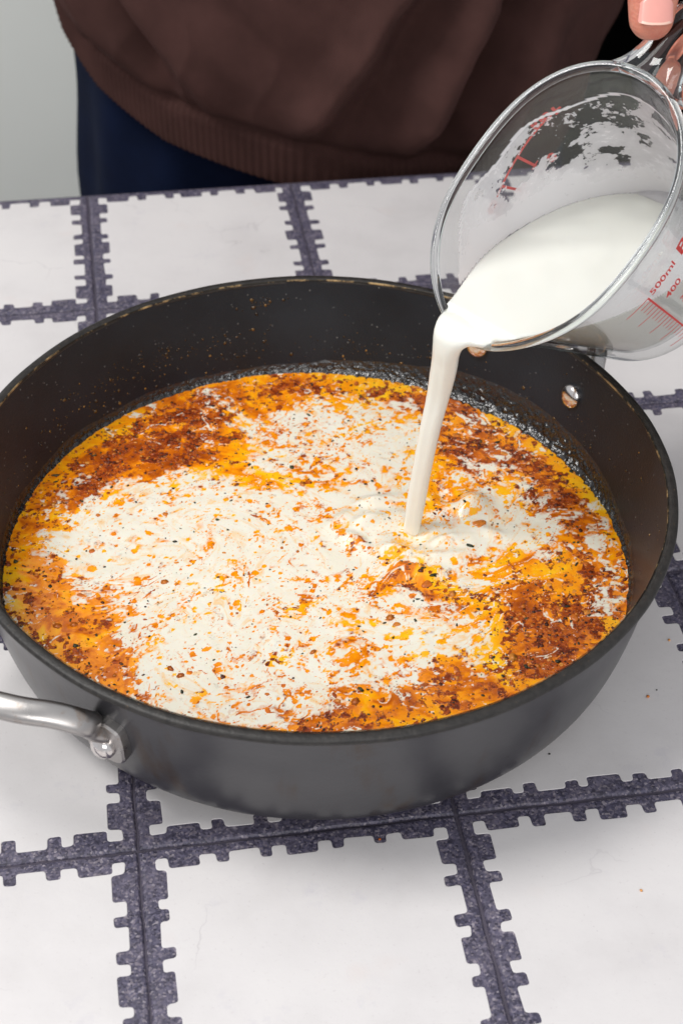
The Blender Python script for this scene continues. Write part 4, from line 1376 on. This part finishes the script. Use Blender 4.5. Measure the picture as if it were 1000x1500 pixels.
# ------------------------------------------------------------------ person
person = empty('person', (-0.02, 1.10, -0.9), 'person in a brown sweatshirt and navy trousers holding the jug over the pan', 'person')
BX, BY = -0.020, 1.100
def hem_z(x):
    T = [(-0.23, 0.12), (-0.205, 0.080), (-0.19, 0.046), (-0.165, 0.022), (-0.12, -0.002), (-0.05, -0.022), (0.0, -0.035), (0.08, -0.042), (0.13, -0.036), (0.165, 0.0), (0.2, 0.05)]
    return float(np.interp(x, [q[0] for q in T], [q[1] for q in T]))
def sup(c, e=0.82):
    return math.copysign(abs(c) ** e, c)
def build_torso():
    nu, nv = 1080, 120
    V = []
    for j in range(nv):
        s = j / (nv - 1)
        for i in range(nu):
            a = 2 * math.pi * i / nu
            c_, s_ = math.cos(a), math.sin(a)
            front = max(0, -s_)
            x0 = BX + 0.187 * sup(c_)
            hz = hem_z(x0)
            h = s ** 1.35 * 0.50            # height above the hem
            z = hz + h * (0.52 - hz) / 0.50
            # ribbed band, seam, then the cloth puffs out over it
            ribs = 0.0006 * math.sin(a * 270) if h < 0.030 else 0
            band = -0.004 * math.exp(-((h - 0.031) / 0.0035) ** 2)
            puff = 0.018 * (1 - math.exp(-max(0, h - 0.031) / 0.022))
            X_, Z_ = x0, h
            fold = 0.0
            if h > 0.0:
                k = min(1.0, max(0, h - 0.028) / 0.03) * (0.25 + 0.75 * front)
                def ridge(xa, xb, wd, amp, zc=0.0):
                    # ridge that runs from (xa at the seam) to (xb 0.15 above)
                    xr = xa + (xb - xa) * (h - 0.03) / 0.15
                    return amp * math.exp(-((X_ - xr) / wd) ** 2)
                fold += 1.7 * k * (ridge(-0.105, -0.175, 0.010, -0.010) + ridge(-0.075, -0.165, 0.012, 0.006)
                             + ridge(-0.035, 0.045, 0.010, 0.009) + ridge(-0.012, 0.068, 0.012, -0.008) + ridge(0.030, 0.085, 0.013, 0.010)
                             + ridge(0.052, 0.100, 0.010, -0.012) + ridge(0.080, 0.125, 0.012, 0.008) + ridge(0.115, 0.16, 0.012, -0.006)
                             + ridge(-0.135, -0.19, 0.009, 0.006))
                fold += k * 0.004 * math.sin(a * 9 + h * 40) * math.sin(h * 60 + a * 4)
                fold += k * 0.0022 * math.sin(a * 31 + math.sin(a * 7 + h * 30) * 2.5) * math.exp(-(h - 0.035) / 0.045)
                fold += k * 0.0016 * (1 - abs(math.sin(a * 14 + h * 25 + math.sin(h * 50) * 1.2))) ** 3
            seamp = 0.0012 * math.sin(a * 47 + math.sin(a * 13) * 2) * math.exp(-((h - 0.036) / 0.008) ** 2)
            r = ribs + band + puff + fold + seamp
            taper = 1 + 0.06 * s
            V.append((BX + (0.187 * taper + r) * sup(c_), BY + (0.155 * taper + r) * sup(s_), z))
    f = grid_faces(nu, nv, closed_u=True)
    top = len(V)
    V.append((BX, BY, 0.56))
    for i in range(nu):
        f.append(((nv - 1) * nu + i, (nv - 1) * nu + (i + 1) % nu, top))
    # inward turned lower edge
    base = len(V)
    for i in range(nu):
        a = 2 * math.pi * i / nu
        V.append((BX + 0.180 * sup(math.cos(a)), BY + 0.148 * sup(math.sin(a)), hem_z(BX + 0.187 * sup(math.cos(a))) + 0.002))
    for i in range(nu):
        f.append((base + i, base + (i + 1) % nu, (i + 1) % nu, i))
    return pyobj('sweatshirt', V, f, M['sweat'], person)
build_torso()

def build_legs():
    V, F = [], []
    nu = 140
    for cxo, in ((-0.090,), (0.090,)):
        o_ = len(V)
        nv = 60
        for j in range(nv):
            s = j / (nv - 1)
            z = 0.11 - s * 1.0
            for i in range(nu):
                a = 2 * math.pi * i / nu
                rx = 0.088 - 0.03 * max(0, s - 0.2)
                ry = 0.118 - 0.07 * max(0, s - 0.2)
                fold = 0.003 * math.sin(a * 5 + z * 18) + 0.002 * math.sin(a * 11 - z * 30)
                V.append((BX + cxo + (rx + fold) * math.cos(a), BY + (ry + fold) * math.sin(a), z))
        F += [tuple(i + o_ for i in q) for q in grid_faces(nu, nv, closed_u=True)]
        F.append(tuple(o_ + i for i in range(nu)))
    return pyobj('trousers', V, F, M['navy'], person)
build_legs()

# hand, posed in a frame whose axes are right / up / away as one faces the table
HO = Vector((0, 0, CAMH)) + RIGHT * 0.1170 + UP * 0.1795 + FWD * 0.622
def hpnt(a, b, c):
    return HO + RIGHT * a / 1000 + UP * b / 1000 + FWD * c / 1000
def build_hand():
    V, F = [], []
    def cap(P, R_, seg=18, flat=1.0, wide=None):
        # tapered capsule chain with round ends
        pts = [hpnt(*p) for p in P]
        rows = smooth_path([(*p, r / 1000) for p, r in zip(pts, R_)], 8 * len(pts))
        rows = [np.array(r) for r in rows]
        t0 = rows[0][:3] - rows[1][:3]; t0 /= np.linalg.norm(t0)
        t1 = rows[-1][:3] - rows[-2][:3]; t1 /= np.linalg.norm(t1)
        ends0, ends1 = [], []
        for k in range(1, 6):
            a = k / 6 * math.pi / 2
            ends0.insert(0, np.array([*(rows[0][:3] + t0 * rows[0][3] * math.sin(a)), rows[0][3] * math.cos(a)]))
            ends1.append(np.array([*(rows[-1][:3] + t1 * rows[-1][3] * math.sin(a)), rows[-1][3] * math.cos(a)]))
        rows = ends0 + rows + ends1
        ws = [wide or Vector((0.3, 0.2, 1.0))] * len(rows)
        v, f = tube([Vector(r[:3]) for r in rows], [r[3] for r in rows], [r[3] * flat for r in rows], ws, seg=seg)
        o_ = len(V)
        V.extend([tuple(q) for q in v]); F.extend([tuple(i + o_ for i in q) for q in f])
    # thumb: pad pressed on the strap, nail facing out
    cap([(0.5, 8.3, 0), (1.2, 18, -1.0), (3, 32, 0), (9, 50, 5), (20, 72, 18), (30, 92, 38)], [8.8, 10.0, 10.2, 10.6, 13.5, 17], flat=0.86, wide=RIGHT)
    # fingers hooked through the handle, from behind
    cap([(44, 62, 44), (54, 34, 26), (50, 8, 22), (34, -7, 26), (17, -9, 28)], [11, 9.6, 8.9, 8.2, 7.4])
    cap([(50, 60, 60), (62, 32, 46), (58, 5, 41), (40, -9, 44), (22, -8, 45)], [11, 9.8, 9.0, 8.3, 7.6])
    cap([(54, 62, 76), (66, 36, 64), (62, 12, 58), (45, -2, 60), (28, -2, 61)], [10.5, 9.2, 8.6, 7.9, 7.2])
    cap([(54, 68, 92), (64, 46, 82), (60, 26, 75), (46, 15, 76), (33, 14, 77)], [9.5, 8.0, 7.4, 6.9, 6.3])
    # palm and wrist
    cap([(46, 66, 48), (40, 96, 62), (34, 124, 78)], [15, 19, 20])
    cap([(52, 68, 68), (44, 98, 76), (35, 126, 84)], [15, 19, 20])
    cap([(52, 74, 88), (46, 102, 92), (36, 128, 92)], [12, 17, 19])
    cap([(34, 116, 80), (30, 140, 92), (27, 175, 106)], [24, 23, 25], seg=24)
    o = pyobj('hand', V, F, M['skin'], None)
    remesh_smooth(o, 0.0011, 0.5, 6)
    o.data.materials.clear(); o.data.materials.append(M['skin'])
    o.parent = person; o.matrix_parent_inverse = Matrix.Translation(-person.location)
    # thumbnail: curved plate lying in the flesh
    nu, nv = 25, 25
    def nail(nm, mat, lift, halfw, b_lo, b_hi, arch=1.0):
        Vn = []
        for j in range(nv):
            s = j / (nv - 1)
            for i in range(nu):
                u_ = (i / (nu - 1) * 2 - 1)
                lo = b_lo + 1.5 * abs(u_) ** 2.6
                hi = b_hi - 2.6 * abs(u_) ** 2.2 if arch > 0 else b_hi + 1.5 * abs(u_) ** 2.6
                bb = lo + (hi - lo) * s
                hwid = halfw * (1 - 0.06 * s)
                a = 1.0 + (bb - 8) * 0.06 + hwid * u_
                under = 0.9 * max(0, (s - 0.85) / 0.15) ** 2 + 0.5 * max(0, (abs(u_) - 0.85) / 0.15) ** 2
                c = -(8.9 + lift) - (bb - 6) * 0.045 + 9.6 * (1 - math.sqrt(max(0, 1 - (hwid * u_ / 10.6) ** 2))) + under
                Vn.append(hpnt(a, bb, c))
        return pyobj(nm, Vn, grid_faces(nu, nv), mat, person)
    nail('thumbnail', M['nail'], 0.1, 6.6, 3.2, 14.8)
    nail('nail_edge', M['nail_tip'], 0.16, 6.2, 2.7, 3.7, -1)
build_hand()

# sleeves of the sweatshirt
def sleeve(pts, rad, name='sleeve'):
    rows = smooth_path([(*p, r) for p, r in zip(pts, rad)], 60)
    for k, r in enumerate(rows):
        r[3] += 0.0025 * math.sin(k * 0.9) + 0.002 * math.sin(k * 2.3)
    v, f = tube([Vector(r[:3]) for r in rows], [r[3] for r in rows], None, [Vector((1, 0.2, 0.1))] * 60, seg=48)
    return pyobj(name, v, f, M['sweat'], person)
wr = hpnt(28, 158, 100)
sleeve([tuple(wr), (0.185, 0.86, 0.36), (0.235, 1.00, 0.37), (0.20, 1.10, 0.45), (0.12, 1.12, 0.50)], [0.033, 0.042, 0.055, 0.068, 0.08])
sleeve([(-0.30, 0.98, 0.16), (-0.31, 1.06, 0.22), (-0.28, 1.10, 0.36), (-0.22, 1.11, 0.46), (-0.14, 1.12, 0.50)], [0.038, 0.045, 0.055, 0.068, 0.08])

# ------------------------------------------------------------------ crumbs on the tiles
for (x, y, s, lab, tone) in CRUMBS:
    bm = bmesh.new()
    bmesh.ops.create_icosphere(bm, subdivisions=2, radius=s / 1000)
    rs = random.Random(int(x * 10000))
    for v_ in bm.verts:
        v_.co *= 1 + rs.uniform(-0.15, 0.15)
        v_.co.z *= 0.7
    o = bmobj('crumb', bm, g_spice if tone > 0.5 else g_herb)
    o.location = (x, y, s / 1000 * 0.55)
    at = o.data.attributes.new('tone', 'FLOAT', 'POINT')
    at.data.foreach_set('value', [tone] * len(o.data.vertices))
    tag(o, lab, 'crumb', 'crumbs fallen on the tiles')
